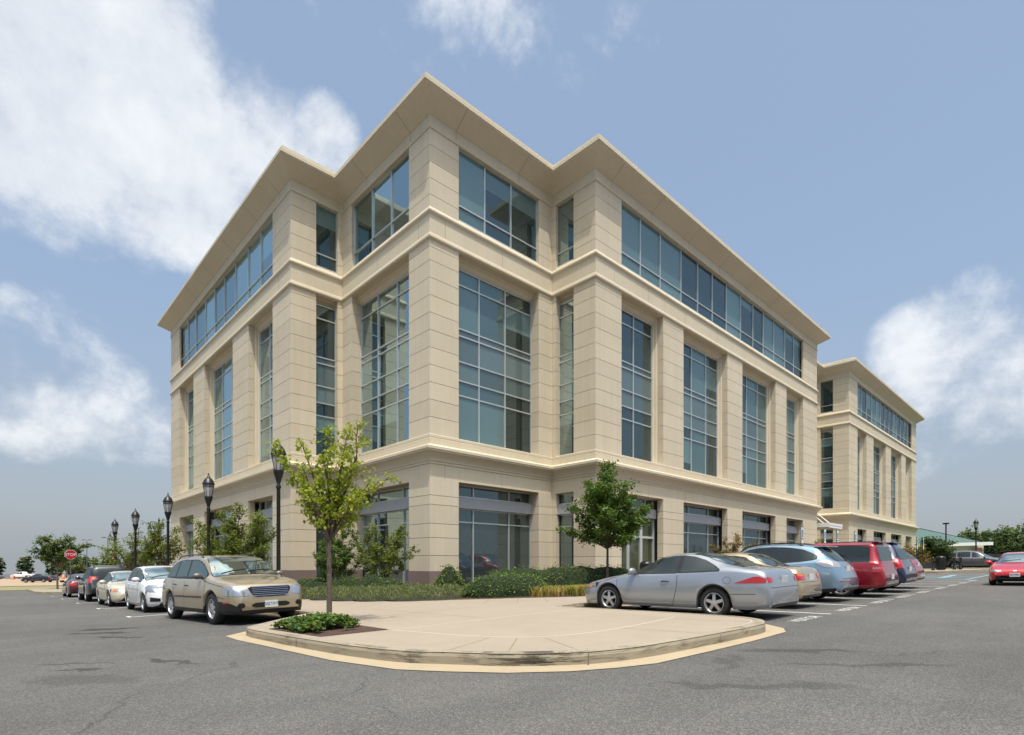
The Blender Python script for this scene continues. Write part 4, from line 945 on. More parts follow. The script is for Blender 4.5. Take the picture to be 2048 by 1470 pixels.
BSUV = dict(cat='SUV', L=4.76, W=1.85, H=1.80, r=.37, fw=.85, wb=2.70, rw=.63, tw=.245, spokes=6, sill=.34, gap=.08,
    top=[(0, .68), (.05, .84), (.12, .96), (.5, 1.05), (1.0, 1.10), (1.25, 1.15), (1.6, 1.42), (1.9, 1.64), (2.1, 1.71), (2.6, 1.76), (3.6, 1.76), (4.3, 1.73), (4.42, 1.66), (4.55, 1.30), (4.6, 1.12), (4.66, .92), (4.70, .80), (4.76, .66)],
    belt=[(0, .68), (.2, .94), (.8, 1.03), (1.4, 1.08), (3, 1.10), (4.4, 1.12), (4.6, 1.0), (4.76, .66)],
    plan=[(0, .74), (.06, .82), (.2, .90), (.6, .97), (1.2, 1), (4.2, 1), (4.5, .96), (4.66, .91), (4.76, .86)],
    side=[[(1.42, 1.11, 1.13), (1.65, 1.11, 1.34), (1.9, 1.11, 1.54), (2.05, 1.11, 1.60), (2.3, 1.11, 1.63)], [(2.38, 1.11, 1.64), (3.2, 1.115, 1.64)], [(3.35, 1.12, 1.63), (4.3, 1.14, 1.60)]],
    ws=[(1.3, -.70, .70), (1.5, -.69, .69), (1.98, -.60, .60)], rwe=[(-.66, 1.16, 1.58), (.66, 1.16, 1.58)],
    handles=[(2.2, 1.0), (3.1, 1.0)], handle_mat=CHROME, mirror=(1.55, 1.12), plates=[('rear', 0, .85, '')], rails=(2.1, 4.2),
    parts=[('tail_light', 'end', -1, [(.74, .90, 1.25), (.88, .90, 1.22)], REDL), ('tail_light', 'side', 0, [(4.42, .92, 1.22), (4.6, .92, 1.18)], REDL), ('indicator', 'side', 0, [(4.42, 1.13, 1.22), (4.56, 1.13, 1.20)], AMBER)], seams=[[(1.3, 1.05), (1.32, .5)], [(2.34, 1.1), (2.34, .45)], [(3.28, 1.1), (3.2, .7)]])
place(make('parked_suv', 'black SUV with roof rails seen from behind, parked at the left kerb', (.010, .011, .013), BSUV, metal=.2), -8.38, 16.85, PI/2)
place(make('parked_car', 'dark maroon sedan beyond the black SUV at the left kerb', (.07, .008, .014), dict(SEDAN), lite=True, metal=.3), -8.42, 25.7, PI/2)
# --- red hatchback facing the camera on the right
CIV = dict(SEDAN, L=4.07, W=1.70, H=1.35, r=.29, fw=.75, wb=2.57, rw=.52, spokes=7, sill=.17,
    top=[(0, .50), (.05, .62), (.15, .68), (.5, .78), (.9, .86), (1.1, .90), (1.4, 1.06), (1.75, 1.23), (1.95, 1.30), (2.4, 1.345), (2.9, 1.33), (3.3, 1.24), (3.7, 1.0), (3.95, .88), (4.03, .7), (4.07, .55)],
    belt=[(0, .50), (.2, .64), (.7, .76), (1.2, .84), (3, .90), (3.8, .92), (4.07, .5)], bot=[(0, .40), (.06, .24), (.25, .17), (3.8, .2), (4.0, .3), (4.07, .45)],
    plan=[(0, .72), (.05, .80), (.15, .87), (.35, .93), (.7, .98), (1.3, 1), (3, 1), (3.6, .96), (3.9, .88), (4.07, .75)],
    side=[[(1.3, .87, .89), (1.6, .88, 1.06), (1.9, .89, 1.2), (2.4, .90, 1.24)], [(2.48, .9, 1.24), (3.0, .92, 1.18), (3.3, .94, 1.05)]],
    ws=[(1.14, -.62, .62), (1.3, -.61, .61), (1.85, -.50, .50)], rwt=[(3.1, -.45, .45), (3.7, -.52, .52)], seams=[[(1.15, .8), (1.2, .25)], [(2.44, .9), (2.42, .25)]], handles=[(2.3, .76)], mirror=(1.45, .88),
    plates=[('front', 0, .44, '5E7M8C')], extra=[wiper(1.25, 1.32, -.5, .1)],
    parts=[('headlight', 'end', 1, [(.40, .555, .625), (.55, .545, .635), (.76, .55, .64)], HEADL), ('centre_intake', 'end', 1, [(-.42, .33, .41), (.42, .33, .41)], DARK), ('centre_badge', 'end', 1, [(-.05, .575, .61), (.05, .575, .61)], CHROME)])
place(make('driving_car', 'bright red compact car facing the camera in the aisle, cut by the right frame edge', (.50, .012, .02), CIV, metal=.1), 19.0, -15.60, PI)
# --- grey crossover crossing behind, and what stands beyond it
place(make('parked_suv', 'grey crossover seen side-on beyond the litter bins', (.07, .07, .075), dict(XOVER, L=4.55, fw=.88, wb=2.62, spokes=5, rails=None, plates=[]), lite=True, metal=.4), 49.0, -10.9, -PI/2)
place(make('parked_suv', 'black SUV half hidden behind the grey crossover and the red compact', (.01, .01, .012), dict(BSUV, plates=[]), lite=True, metal=.2), 57.5, -17.6, -PI/2)
# --- cars of the far left lot
u, v = at(-73.0, 88); place(make('parked_car', 'long black sedan side-on behind the dry verge, left of the small kerb tree', (.012, .013, .018), dict(SEDAN, L=4.9, plates=[]), lite=True, metal=.2), u, v, PI-TH+.1)
u, v = at(-86, 88); place(make('parked_car', 'dark sedan at the left frame edge in the far lot', (.02, .022, .03), dict(SEDAN, plates=[]), lite=True, metal=.2), u, v, -TH)
PICK = dict(cat='pickup truck', L=5.6, W=2.0, H=1.9, r=.40, fw=.95, wb=3.55, rw=.66, tw=.26, spokes=6, sill=.42, gap=.09,
    top=[(0, .8), (.05, 1.0), (.12, 1.12), (.6, 1.18), (1.3, 1.24), (1.7, 1.55), (2.0, 1.80), (2.3, 1.88), (2.9, 1.89), (3.3, 1.84), (3.42, 1.5), (3.48, 1.28), (3.6, 1.25), (5.5, 1.24), (5.55, 1.0), (5.6, .8)],
    belt=[(0, .8), (.2, 1.05), (1, 1.14), (3.4, 1.2), (5.4, 1.2), (5.6, .78)], plan=[(0, .85), (.2, .95), (.6, 1), (5.4, 1), (5.6, .95)],
    side=[[(1.7, 1.24, 1.30), (2.0, 1.24, 1.66), (2.4, 1.24, 1.75)], [(2.5, 1.24, 1.76), (3.2, 1.24, 1.73)]], ws=[(1.38, -.72, .72), (1.95, -.62, .62)], parts=[])
u, v = at(-125.5, 146); place(make('pickup_truck', 'white pickup truck in the far lot on the left', (.7, .7, .7), PICK, lite=True, metal=0), u, v, PI-TH)
u, v = at(-110, 150); place(make('parked_car', 'white sedan in the far lot just left of the small kerb tree', (.6, .6, .58), dict(SEDAN, plates=[]), lite=True, metal=0), u, v, PI-TH)
u, v = at(-98, 143); place(make('parked_suv', 'dark blue wagon in the far lot just right of the small kerb tree', (.02, .03, .05), dict(HATCH, plates=[]), lite=True, metal=0), u, v, PI-TH)
u, v = at(-137, 150); place(make('parked_car', 'grey sedan in the far lot left of the white pickup', (.2, .2, .21), dict(SEDAN, plates=[]), lite=True, metal=.3), u, v, PI-TH)
# ------------------------------------------------------------------ vegetation
def leaf_mat(name, c0, c1, c2, trans=.35):
    m = bpy.data.materials.new(name); nt, p = nodes(m)
    at_ = N(nt, 'ShaderNodeAttribute'); at_.attribute_name = 'rnd'
    col = ramp_n(nt, at_.outputs['Fac'], [(0, c0), (.5, c1), (1, c2)])
    nt.links.new(col, p.inputs['Base Color']); p.inputs['Roughness'].default_value = .5; p.inputs['Specular IOR Level'].default_value = .35
    tr = N(nt, 'ShaderNodeBsdfTranslucent'); nt.links.new(mix_n(nt, .5, col, (.25, .35, .03)), tr.inputs['Color'])
    mx = N(nt, 'ShaderNodeMixShader'); mx.inputs[0].default_value = trans
    nt.links.new(p.outputs[0], mx.inputs[1]); nt.links.new(tr.outputs[0], mx.inputs[2]); nt.links.new(mx.outputs[0], nt.nodes['Material Output'].inputs[0])
    return m
class Leaves:
    def __init__(s): s.v = []; s.f = []; s.c = []
    def leaf(s, p, size, rnd=None, droop=.3, asp=.42, up=None):
        x, y, z = p
        a = random.uniform(0, 2*PI); el = random.gauss(-droop, .55); 
        d = Vector((math.cos(a)*math.cos(el), math.sin(a)*math.cos(el), math.sin(el)))
        if up is not None: d = (d*.35+up).normalized()
        q = d.cross(Vector((random.gauss(0, .5), random.gauss(0, .5), 1))).normalized(); n = d.cross(q)
        L = size*random.uniform(.7, 1.25); w = L*asp; o = len(s.v); P = Vector(p)
        s.v += [P, P+d*L*.45+q*w+n*L*.07, P+d*L, P+d*L*.45-q*w+n*L*.07]
        s.f += [(o, o+1, o+2), (o, o+2, o+3)]
        r = random.random() if rnd is None else min(1, max(0, rnd+random.gauss(0, .18))); s.c += [r, r]
    def build(s, name, m, parent=None):
        me = bpy.data.meshes.new(name); me.from_pydata([tuple(v) for v in s.v], [], s.f)
        a = me.attributes.new('rnd', 'FLOAT', 'FACE'); a.data.foreach_set('value', s.c)
        return link(name, me, m, parent)
BARK = mat('bark', (.13, .095, .075), .9, var=.35, vscale=18, bump=.6, bscale=40)
BARKG = mat('bark_grey', (.17, .14, .11), .9, var=.35, vscale=18, bump=.5, bscale=40)
L_LIME = leaf_mat('leaf_lime', (.20, .26, .02), (.34, .40, .035), (.48, .48, .07), .5)
L_GREEN = leaf_mat('leaf_green', (.045, .095, .016), (.08, .155, .026), (.15, .23, .045), .32)
L_MID = leaf_mat('leaf_mid', (.09, .13, .02), (.16, .20, .035), (.26, .28, .06), .4)
L_RUST = leaf_mat('leaf_rust', (.10, .10, .03), (.26, .16, .06), (.34, .20, .08), .35)
L_DARK = leaf_mat('leaf_dark', (.018, .040, .010), (.032, .07, .016), (.07, .12, .03), .2)
L_HEDGE = leaf_mat('leaf_hedge', (.045, .095, .012), (.10, .18, .022), (.24, .32, .055), .3)
L_JUN = leaf_mat('leaf_juniper', (.10, .125, .05), (.18, .21, .085), (.29, .31, .14), .3)
L_LILY = leaf_mat('leaf_daylily', (.16, .17, .04), (.34, .30, .08), (.48, .30, .11), .35)
L_FAR = leaf_mat('leaf_far', (.040, .065, .022), (.075, .105, .035), (.12, .15, .055), .2)
def lv(v, mnt, mxt): return max(mnt, min(mxt, v))
def branch_pts(a, b, n=6, wob=.06, sag=0):
    a, b = Vector(a), Vector(b); L = (b-a).length; out = []; off = Vector((0, 0, 0))
    for i in range(n+1):
        t = i/n; p = a.lerp(b, t); 
        if 0 < i: off += Vector((random.gauss(0, 1), random.gauss(0, 1), random.gauss(0, .7)))*wob*L/n
        p = p+off*(1-.0*t); p.z += sag*math.sin(PI*t)*L; out.append(p)
    return out
def tree(name, label, cat, base, height, trunk_h, tips, lm, r0=.06, leaf=.08, dens_=60, spread=.18, stems=1, bark=BARK, group=None, sub=6, droop=.3, start=.3, lean=(0, 0), lean_stem=.0):
    """tips: offsets (x, y, z above ground) of the main limbs' ends, relative to the base"""
    bx, by = base; bz = zg(bx, by)+.1; root = thing(name, label, cat, (bx, by, bz), group=group)
    tr = MB(); lf = Leaves()
    fork = Vector((lean[0], lean[1], trunk_h))
    if stems == 1:
        pts = branch_pts((0, 0, -.1), fork, 6, .02); tr.tube(pts, [r0*(1.25 if i == 0 else 1-.25*i/6) for i in range(7)], 9)
    for tp in tips:
        tp = Vector(tp)
        if stems > 1:
            a = random.uniform(0, 2*PI); s = Vector((.12*math.cos(a), .12*math.sin(a), -.1)); s0 = s
        else: s0 = fork-Vector((0, 0, random.uniform(0, .25)*trunk_h*.3))
        pts = branch_pts(s0, tp, 7, .10, sag=.04); n = len(pts)
        tr.tube(pts, [lv(r0*(.55 if stems == 1 else .5)*(1-i/n*.85), .006, 1) for i in range(n)], 6)
        L = (tp-s0).length
        nsub = max(2, int(sub*L))
        for k in range(nsub):
            t = start+(1-start)*(k+random.random())/nsub; i = min(n-2, int(t*(n-1))); f = t*(n-1)-i; p = pts[i].lerp(pts[i+1], f)
            d = (pts[i+1]-pts[i]).normalized(); a = random.uniform(0, 2*PI)
            e = Vector((math.cos(a), math.sin(a), random.uniform(-.1, .7)))*spread*random.uniform(.6, 1.7)*(1.25-.5*t)+d*spread*.5
            q = branch_pts(p, p+e, 3, .12); tr.tube(q, [.008, .006, .005, .003], 4, cap=False)
            shade = random.random()*.6+.2
            m = int(dens_*e.length/spread*random.uniform(.6, 1.3))
            for _ in range(m):
                u = random.random()**.7; w = q[0].lerp(q[-1], u)
                g = .28*spread
                lf.leaf(w+Vector((random.gauss(0, g), random.gauss(0, g), random.gauss(0, g*.7))), leaf, shade, droop)
        for _ in range(int(dens_*.5)):
            g = spread*.3; lf.leaf(pts[-1]+Vector((random.gauss(0, g), random.gauss(0, g), random.gauss(0, g))), leaf, random.random(), droop)
    tr.build('trunk', bark, root, smooth=True); lf.build('crown', lm, root)
    return root
def crown_tips(n, rx, z0, z1, top=.4, jit=.25):
    out = []
    for i in range(n):
        a = 2*PI*i*.381966*1.0+random.uniform(-.3, .3); t = (i+.5)/n; z = z0+(z1-z0)*t
        r = rx*math.sqrt(max(.03, 1-((t-.35)/.68)**2))*random.uniform(1-jit, 1.0)
        out.append((r*math.cos(a), r*math.sin(a), z))
    return out
def sc(X, Z, Yj=0): return (X*cT+Yj*sT, -X*sT+Yj*cT, Z)      # X metres to the right, Yj metres away, seen from the road
# young tree in the kerb bed: vase of a few long limbs
tips = [sc(-.98, 3.45, -.2), sc(-.72, 3.0, .35), sc(-.55, 3.62, .1), sc(-.35, 3.1, -.5), sc(-.18, 3.95, .15), sc(0.02, 3.35, -.25), sc(.20, 3.15, .5), sc(.38, 3.75, -.05), sc(.52, 4.0, .1), sc(.45, 3.3, -.4), sc(.75, 2.75, .2), sc(1.12, 2.95, -.1), sc(-.1, 2.6, -.55), sc(.4, 2.4, .4), sc(-.5, 2.5, .5), sc(.62, 2.55, -.35)]
tree('kerb_tree', 'young tree with airy lime-green vase crown rising from the ivy bed in the kerb corner', 'tree', (-7.84, -7.52), 4, 1.75, tips, L_LIME, r0=.058, leaf=.078, dens_=14, spread=.19, sub=8, droop=.75, start=.22, lean=sc(.02, 0)[:2])
tree('street_tree', 'dense dark green round-crowned tree between the hedge and the silver coupe', 'tree', (4.35, -5.3), 4.6, 1.75, crown_tips(26, 1.35, 1.75, 4.3)+[sc(.15, 4.75), sc(-.1, 4.5, .2), sc(-1.35, 2.3), sc(1.45, 2.6), sc(1.5, 3.1, .2)], L_GREEN, r0=.055, leaf=.095, dens_=42, spread=.30, sub=6, droop=.3, start=.35)
tree('pavement_tree', 'multi-stemmed yellow-green tree behind the champagne crossover', 'tree', (-5.3, 6.2), 4, .5, [sc(-1.75, 2.4), sc(-1.4, 3.1, .4), sc(-1.0, 2.6, -.5), sc(-.6, 3.55, .1), sc(-.2, 3.2, -.4), sc(.1, 3.75), sc(.5, 3.3, .4), sc(.9, 3.5, -.2), sc(1.2, 2.9, .3), sc(1.65, 2.7), sc(1.3, 2.1, -.4), sc(-1.2, 1.9, .5), sc(.5, 2.3, -.6), sc(0, 2.6, .5), sc(-.4, 1.9, -.4), sc(.9, 1.7, .4), sc(.3, 2.9, -.2), sc(-.8, 2.2, 0)], L_MID, r0=.06, leaf=.085, dens_=42, spread=.30, sub=6, stems=6, start=.4)
tree('pavement_tree', 'sparse spreading tree between the two farther lamps on the left', 'tree', (-5.5, 26.5), 4, 1.2, [sc(-2.3, 2.9), sc(-1.9, 3.6, .4), sc(-1.1, 3.2, -.5), sc(-.6, 3.9, .1), sc(0, 3.5, -.4), sc(.5, 4.1), sc(1.1, 3.4, .4), sc(1.5, 3.9, -.2), sc(1.9, 3.2, .3), sc(1.3, 2.6), sc(-1.6, 2.4, -.4), sc(-.6, 2.5, .5)], L_MID, r0=.07, leaf=.12, dens_=22, spread=.40, sub=4, start=.35)
tree('pavement_tree', 'slim green tree beside the third lamp post at the left building end', 'tree', (-5.6, 17.6), 4, 1.2, [sc(-1.1, 2.9), sc(-.9, 3.4, .3), sc(-.4, 3.9, -.3), sc(0, 4.0), sc(.4, 3.7, .2), sc(.8, 3.1, -.2), sc(.9, 2.5), sc(-.9, 2.3, .2), sc(-.3, 2.7, .4), sc(.4, 2.6, -.4)], L_MID, r0=.06, leaf=.11, dens_=26, spread=.34, sub=5, start=.35)
u, v = at(-37.1, 46.5)
tree('kerb_tree', 'small flat-topped tree on the far kerb end beside the stop sign', 'tree', (u, v), 4, 1.9, [sc(-1.9, 3.3), sc(-1.6, 2.8, .5), sc(-1.3, 3.9, -.3), sc(-.7, 4.5), sc(-.3, 3.6, .5), sc(.2, 4.0, -.4), sc(.7, 4.4, .2), sc(1.3, 3.7), sc(1.9, 3.8, .3), sc(1.4, 3.1, -.4), sc(.8, 2.8, .4), sc(-.9, 2.7, -.3), sc(.1, 3.2)], leaf_mat('leaf_kerb', (.05, .085, .016), (.09, .13, .028), (.14, .18, .05), .3), r0=.08, leaf=.16, dens_=48, spread=.42, sub=4, start=.35)
for (nm, lb, X, Y, h, w) in [('small_tree', 'tiny round green tree behind the white pickup in the far lot', -108, 140, 5.4, 3.6), ('small_tree', 'broad bushy green tree right of the white pickup in the far lot', -88, 135, 5.2, 4.2), ('small_tree', 'small pale green tree behind the stop sign post', -60, 84, 3.6, 1.9)]:
    u, v = at(X, Y); tree(nm, lb, 'tree', (u, v), h, h*.3, crown_tips(12, w/1.3, h*.35, h), leaf_mat('leaf_far_lot', (.07, .10, .035), (.11, .15, .05), (.16, .19, .07), .2), r0=.12, leaf=.40, dens_=26, spread=w*.28, sub=2, start=.3)
tree('shrub', 'twiggy grey-green multi-stem shrub left of the other shrub at the corner bay window', 'shrub', (-3.25, 1.35), 2.5, .3, [sc(-.85, 1.6), sc(-.6, 2.1, .3), sc(-.3, 2.55, -.2), sc(0, 2.3, .3), sc(.3, 2.7, 0), sc(.6, 2.4, -.3), sc(.85, 1.9, .2), sc(.5, 1.5, -.3), sc(-.5, 1.35, .2), sc(.1, 1.8, -.4), sc(-.1, 1.5, .4)], L_GREEN, r0=.035, leaf=.07, dens_=34, spread=.20, sub=7, stems=5, start=.45, bark=BARKG)
tree('shrub', 'green multi-stem shrub standing against the right panes of the left corner bay window', 'shrub', (-2.2, -.15), 2.5, .3, [sc(-.8, 1.9), sc(-.5, 2.35, .2), sc(-.15, 2.5, -.2), sc(.2, 2.2, .3), sc(.5, 2.5, 0), sc(.8, 2.3, -.2), sc(.95, 1.7, .2), sc(.4, 1.6, -.3), sc(-.4, 1.5, .2), sc(0, 1.9, -.3)], L_MID, r0=.035, leaf=.07, dens_=34, spread=.20, sub=7, stems=5, start=.5, bark=BARKG)
for lb, x, y, h, w, d in [('rust-brown fine-twigged shrub right of the second ground-floor window', 16.6, -4.6, 2.5, 1.35, 44), ('small yellowish shrub in front of the last ground-floor pier of the near wing', 22.3, -4.8, 2.1, .9, 14), ('brown-green shrub beneath the entrance canopy', 29.0, -4.8, 2.4, 1.5, 34)]:
    tree('shrub', lb, 'shrub', (x, y), h, .3, crown_tips(14, w, .6, h), L_RUST, r0=.03, leaf=.075, dens_=d, spread=.22, sub=6, stems=5, start=.35, bark=BARKG)
tree('small_tree', 'small dark bushy tree in front of the green-roofed building', 'tree', (47.0, -8.4), 2.8, .7, crown_tips(20, 1.2, .8, 2.6), L_DARK, r0=.06, leaf=.16, dens_=36, spread=.42, sub=5, start=.3)
tree('shrub', 'yellow-orange shrub left of the small dark tree', 'shrub', (45.2, -7.4), 2.4, .3, crown_tips(12, 1.0, .5, 2.2), L_RUST, r0=.04, leaf=.14, dens_=26, spread=.35, sub=4, stems=4)

def hedge(name, label, cat, path, w, h, lm, leaf=.05, dens_=900, asp=.45, lump=.10, bush=.9, stuff=False, spiky=False, core=(.015, .028, .008)):
    """leafy mass along a path; core volume dark, leaf shell around it"""
    lf = Leaves(); cm = MB(); pts = dens(path, .35)
    for i, (x, y) in enumerate(pts):
        z = zg(x, y)+.15; hh = h*(1+lump*math.sin(i*1.7)+lump*.6*math.sin(i*.63+1)); ww = w*(1+lump*math.sin(i*2.3+2))
        ed = min(i, len(pts)-1-i); k = min(1, .62+.22*ed); hh *= k; ww *= k
        n = 10; vs = []; fs = []
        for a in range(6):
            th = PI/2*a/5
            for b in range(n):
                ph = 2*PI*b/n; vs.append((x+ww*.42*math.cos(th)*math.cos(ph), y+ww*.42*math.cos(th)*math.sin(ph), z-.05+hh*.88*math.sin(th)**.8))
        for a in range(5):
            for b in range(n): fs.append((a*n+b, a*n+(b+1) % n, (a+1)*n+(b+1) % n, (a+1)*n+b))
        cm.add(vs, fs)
        for _ in range(int(dens_*.35)):
            ph = random.uniform(0, 2*PI); th = math.asin(random.uniform(.0, 1)); rr = random.uniform(.80, 1.06)
            nz = mnoise.noise(Vector((x+math.cos(ph), y+math.sin(ph), th))*2.3)
            rr += nz*.12
            p = Vector((x+ww*.5*rr*math.cos(th)*math.cos(ph), y+ww*.5*rr*math.cos(th)*math.sin(ph), z+hh*rr*math.sin(th)**.8*bush))
            up = Vector((math.cos(ph)*.6, math.sin(ph)*.6, 1)).normalized() if spiky else None
            lf.leaf(p, leaf, .5+nz*.6, .0, asp, up)
    root = thing(name, label, cat); 
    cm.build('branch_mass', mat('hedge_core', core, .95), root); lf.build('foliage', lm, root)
    return root
# low evergreen hedges and ground cover around the corner
hedge('hedge', 'dark green hedge behind the juniper, left of the corner pier', 'hedge', [(-3.8, 3.6), (-3.4, 1.6), (-2.8, .0), (-2.0, -1.3)], 1.1, .90, L_HEDGE, .055, 800)
hedge('shrub', 'single round glossy bush in front of the granite base of the corner pier', 'shrub', [(-1.4, -2.7), (-1.1, -3.0)], 1.25, 1.3, L_HEDGE, .065, 1400)
hedge('hedge', 'front row of the glossy green hedge under the corner bay window', 'hedge', [(-1.05, -3.85), (-.5, -4.4), (.2, -4.8), (.9, -5.0)], 1.25, .86, L_HEDGE, .052, 1300, lump=.04)
hedge('hedge', 'rear row of the glossy green hedge running to the street tree', 'hedge', [(.4, -2.9), (2.2, -3.8), (4.2, -4.5), (6.6, -4.9)], 1.3, 1.08, L_HEDGE, .055, 1000, lump=.05)
jun = thing('juniper_bed', 'low grey-green juniper ground cover along the pavement edge at the corner', 'ground cover'); jun['kind'] = 'stuff'
lf = Leaves(); cm = MB()
JP = [((-3.95, 2.4), .8), ((-3.6, .9), 1.0), ((-3.35, -.4), 1.15), ((-2.95, -1.5), 1.25), ((-2.35, -2.5), 1.35), ((-1.95, -3.25), 1.0)]
def infield(x, y):      # inside the juniper area
    for (a, b), r in JP:
        if (x-a)**2+(y-b)**2 < (r*.88)**2: return True
    return False
cnt = 0
while cnt < 17000:
    x, y = random.uniform(-5, .6), random.uniform(-5.4, 3.5)
    if not infield(x, y): continue
    ed = min(1, max(max(0, 1-math.hypot(x-a, y-b)/(r*.88)) for (a, b), r in JP)*3.2)
    hh = (.16+.26*ed**.5)*(1+.22*mnoise.noise(Vector((x*2.2, y*2.2, 0))))
    z = zg(x, y)+.15+hh*random.uniform(.35, 1.0)
    lf.leaf((x, y, z), .085, .5+.5*mnoise.noise(Vector((x*3, y*3, 2))), -.6, .14, Vector((random.gauss(0, .5), random.gauss(0, .5), 1)).normalized()); cnt += 1
lf.build('foliage', L_JUN, jun)
for (a, b), r in JP:
    n = 16; cm.add([(a, b, zg(a, b)+.40)]+[(a+r*.55*math.cos(2*PI*k/n), b+r*.55*math.sin(2*PI*k/n), zg(a, b)+.36) for k in range(n)]+[(a+r*.84*math.cos(2*PI*k/n), b+r*.84*math.sin(2*PI*k/n), zg(a, b)+.16) for k in range(n)],
           [(0, 1+k, 1+(k+1) % n) for k in range(n)]+[(1+k, 1+n+k, 1+n+(k+1) % n, 1+(k+1) % n) for k in range(n)])
cm.build('branch_mass', mat('juniper_core', (.04, .045, .022), .95), jun)
def blades(name, label, cat, area, n, h, lm, wid=.012, zb_=.15, arch=.5, clumps=None, kind='stuff'):
    lf = Leaves(); cl = clumps or [(random.uniform(area[0], area[1]), random.uniform(area[2], area[3])) for _ in range(n//40+1)]
    for i in range(n):
        cx, cy = cl[i % len(cl)]; x, y = cx+random.gauss(0, .13), cy+random.gauss(0, .13); a = random.uniform(0, 2*PI); H = h*random.uniform(.55, 1.15); z = zg(x, y)+zb_
        prev = None; r = min(1, max(0, .5+.9*mnoise.noise(Vector((cx, cy, 3)))+random.gauss(0, .18)))
        for j in range(4):
            t = j/3; ox, oy = math.cos(a)*H*arch*t*t, math.sin(a)*H*arch*t*t; zz = z+H*(t-.32*t*t*t); w = wid*(1-.8*t)
            row = [Vector((x+ox-math.sin(a)*w, y+oy+math.cos(a)*w, zz)), Vector((x+ox+math.sin(a)*w, y+oy-math.cos(a)*w, zz))]
            if prev:
                o = len(lf.v); lf.v += prev+[row[1], row[0]]; lf.f += [(o, o+1, o+2, o+3)]; lf.c += [r]
            prev = row
    o = lf.build(name, lm); tag(o, label, cat, kind=kind); return o
cl = []
for k in range(74):
    t = random.random()
    if k < 30: w_ = random.random()*.9; cl.append((.05+1.6*t+w_*.7, -5.5-1.35*t+w_*.7))
    else: cl.append((1.9+t*5.2, -6.8+random.random()*1.2))
blades('daylily_bed', 'tufts of yellow-green daylily with browning blades in front of the street tree', 'plants', None, 6500, .46, L_LILY, clumps=cl)
blades('daylily_bed', 'grassy perennials edging the bed in front of the near wing', 'plants', None, 3000, .5, L_LILY, clumps=[(13.5+random.random()*20, -6.1+random.random()) for _ in range(70)])
lf = Leaves()
for i in range(5200):
    a, b = random.random(), random.random(); x = -8.88+1.1*a; y = -9.12+1.75*b
    dx, dy = (a-.5)*2, (b-.5)*2; e = max(abs(dx), abs(dy)); nz = mnoise.noise(Vector((x*3, y*3, 1)))
    if e+.35*nz > .98 or (y < -8.7 and nz < .15): continue
    z = zg(x, y)+.16+(.05+.19*(1-e*e*.7)*(1+.5*nz))*random.uniform(.4, 1)
    lf.leaf((x, y, z), .060, .5+nz*.7, .1, .55)
o = lf.build('ivy_patch', leaf_mat('leaf_ivy', (.03, .07, .012), (.06, .125, .02), (.14, .20, .04), .25)); tag(o, 'low ivy patch around the foot of the young lime-green tree', 'ground cover', kind='stuff')
# distant woods
def wood(name, label, X0, X1, Y, h, n, lm, seed=1, depth=14, leaf=.8, nl=300):
    lf = Leaves(); random.seed(seed); cm = MB()
    for i in range(n):
        X = X0+(X1-X0)*(i+random.random())/n; Yy = Y+random.uniform(-depth/2, depth/2); H = h*random.uniform(.72, 1.12); r = H*random.uniform(.26, .36); u, v = at(X, Yy); z = zg(u, v)
        sh = random.uniform(.2, .8)
        for k in range(nl):
            d = Vector((random.gauss(0, 1), random.gauss(0, 1), random.gauss(0, 1))).normalized(); nz = mnoise.noise(d*2.2+Vector((i, 0, 0)))
            R_ = random.uniform(.72, 1.0)*(1+.3*nz)
            lf.leaf((u+d.x*r*R_, v+d.y*r*R_, z+H*.52+d.z*H*.48*R_), leaf, sh+.25*d.z+nz*.3, 0, .5)
        for q in range(2):
            nn = 8; c = (u, v, z+H*.5); vs = [(c[0]+r*.72*math.sin(PI*a/6)*math.cos(2*PI*b/nn), c[1]+r*.72*math.sin(PI*a/6)*math.sin(2*PI*b/nn), c[2]+H*.42*math.cos(PI*a/6)) for a in range(7) for b in range(nn)]
        cm.add(vs, [(a*nn+b, a*nn+(b+1) % nn, (a+1)*nn+(b+1) % nn, (a+1)*nn+b) for a in range(6) for b in range(nn)])
    root = thing(name, label, 'wood'); root['kind'] = 'stuff'
    lf.build('foliage', lm, root); cm.build('branch_mass', mat('wood_core', (.02, .032, .012), .95), root)
wood('treeline', 'dense green treeline at the right beyond the car park', 79, 125, 92, 7.0, 30, leaf_mat('leaf_treeline', (.05, .085, .028), (.085, .13, .04), (.13, .18, .06), .25), 3, 8, .42, 650)
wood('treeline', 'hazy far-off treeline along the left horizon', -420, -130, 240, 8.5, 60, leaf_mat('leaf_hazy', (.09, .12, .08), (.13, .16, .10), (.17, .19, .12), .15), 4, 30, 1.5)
random.seed(5)
wood('treeline', 'broad-leaved trees across the road behind the photographer', -90, 120, -62, 14, 42, L_FAR, 8, 12, .9)
wood('treeline', 'green trees across the road to the left of the photographer', -150, -70, -20, 10, 14, L_FAR, 9, 50, .9)

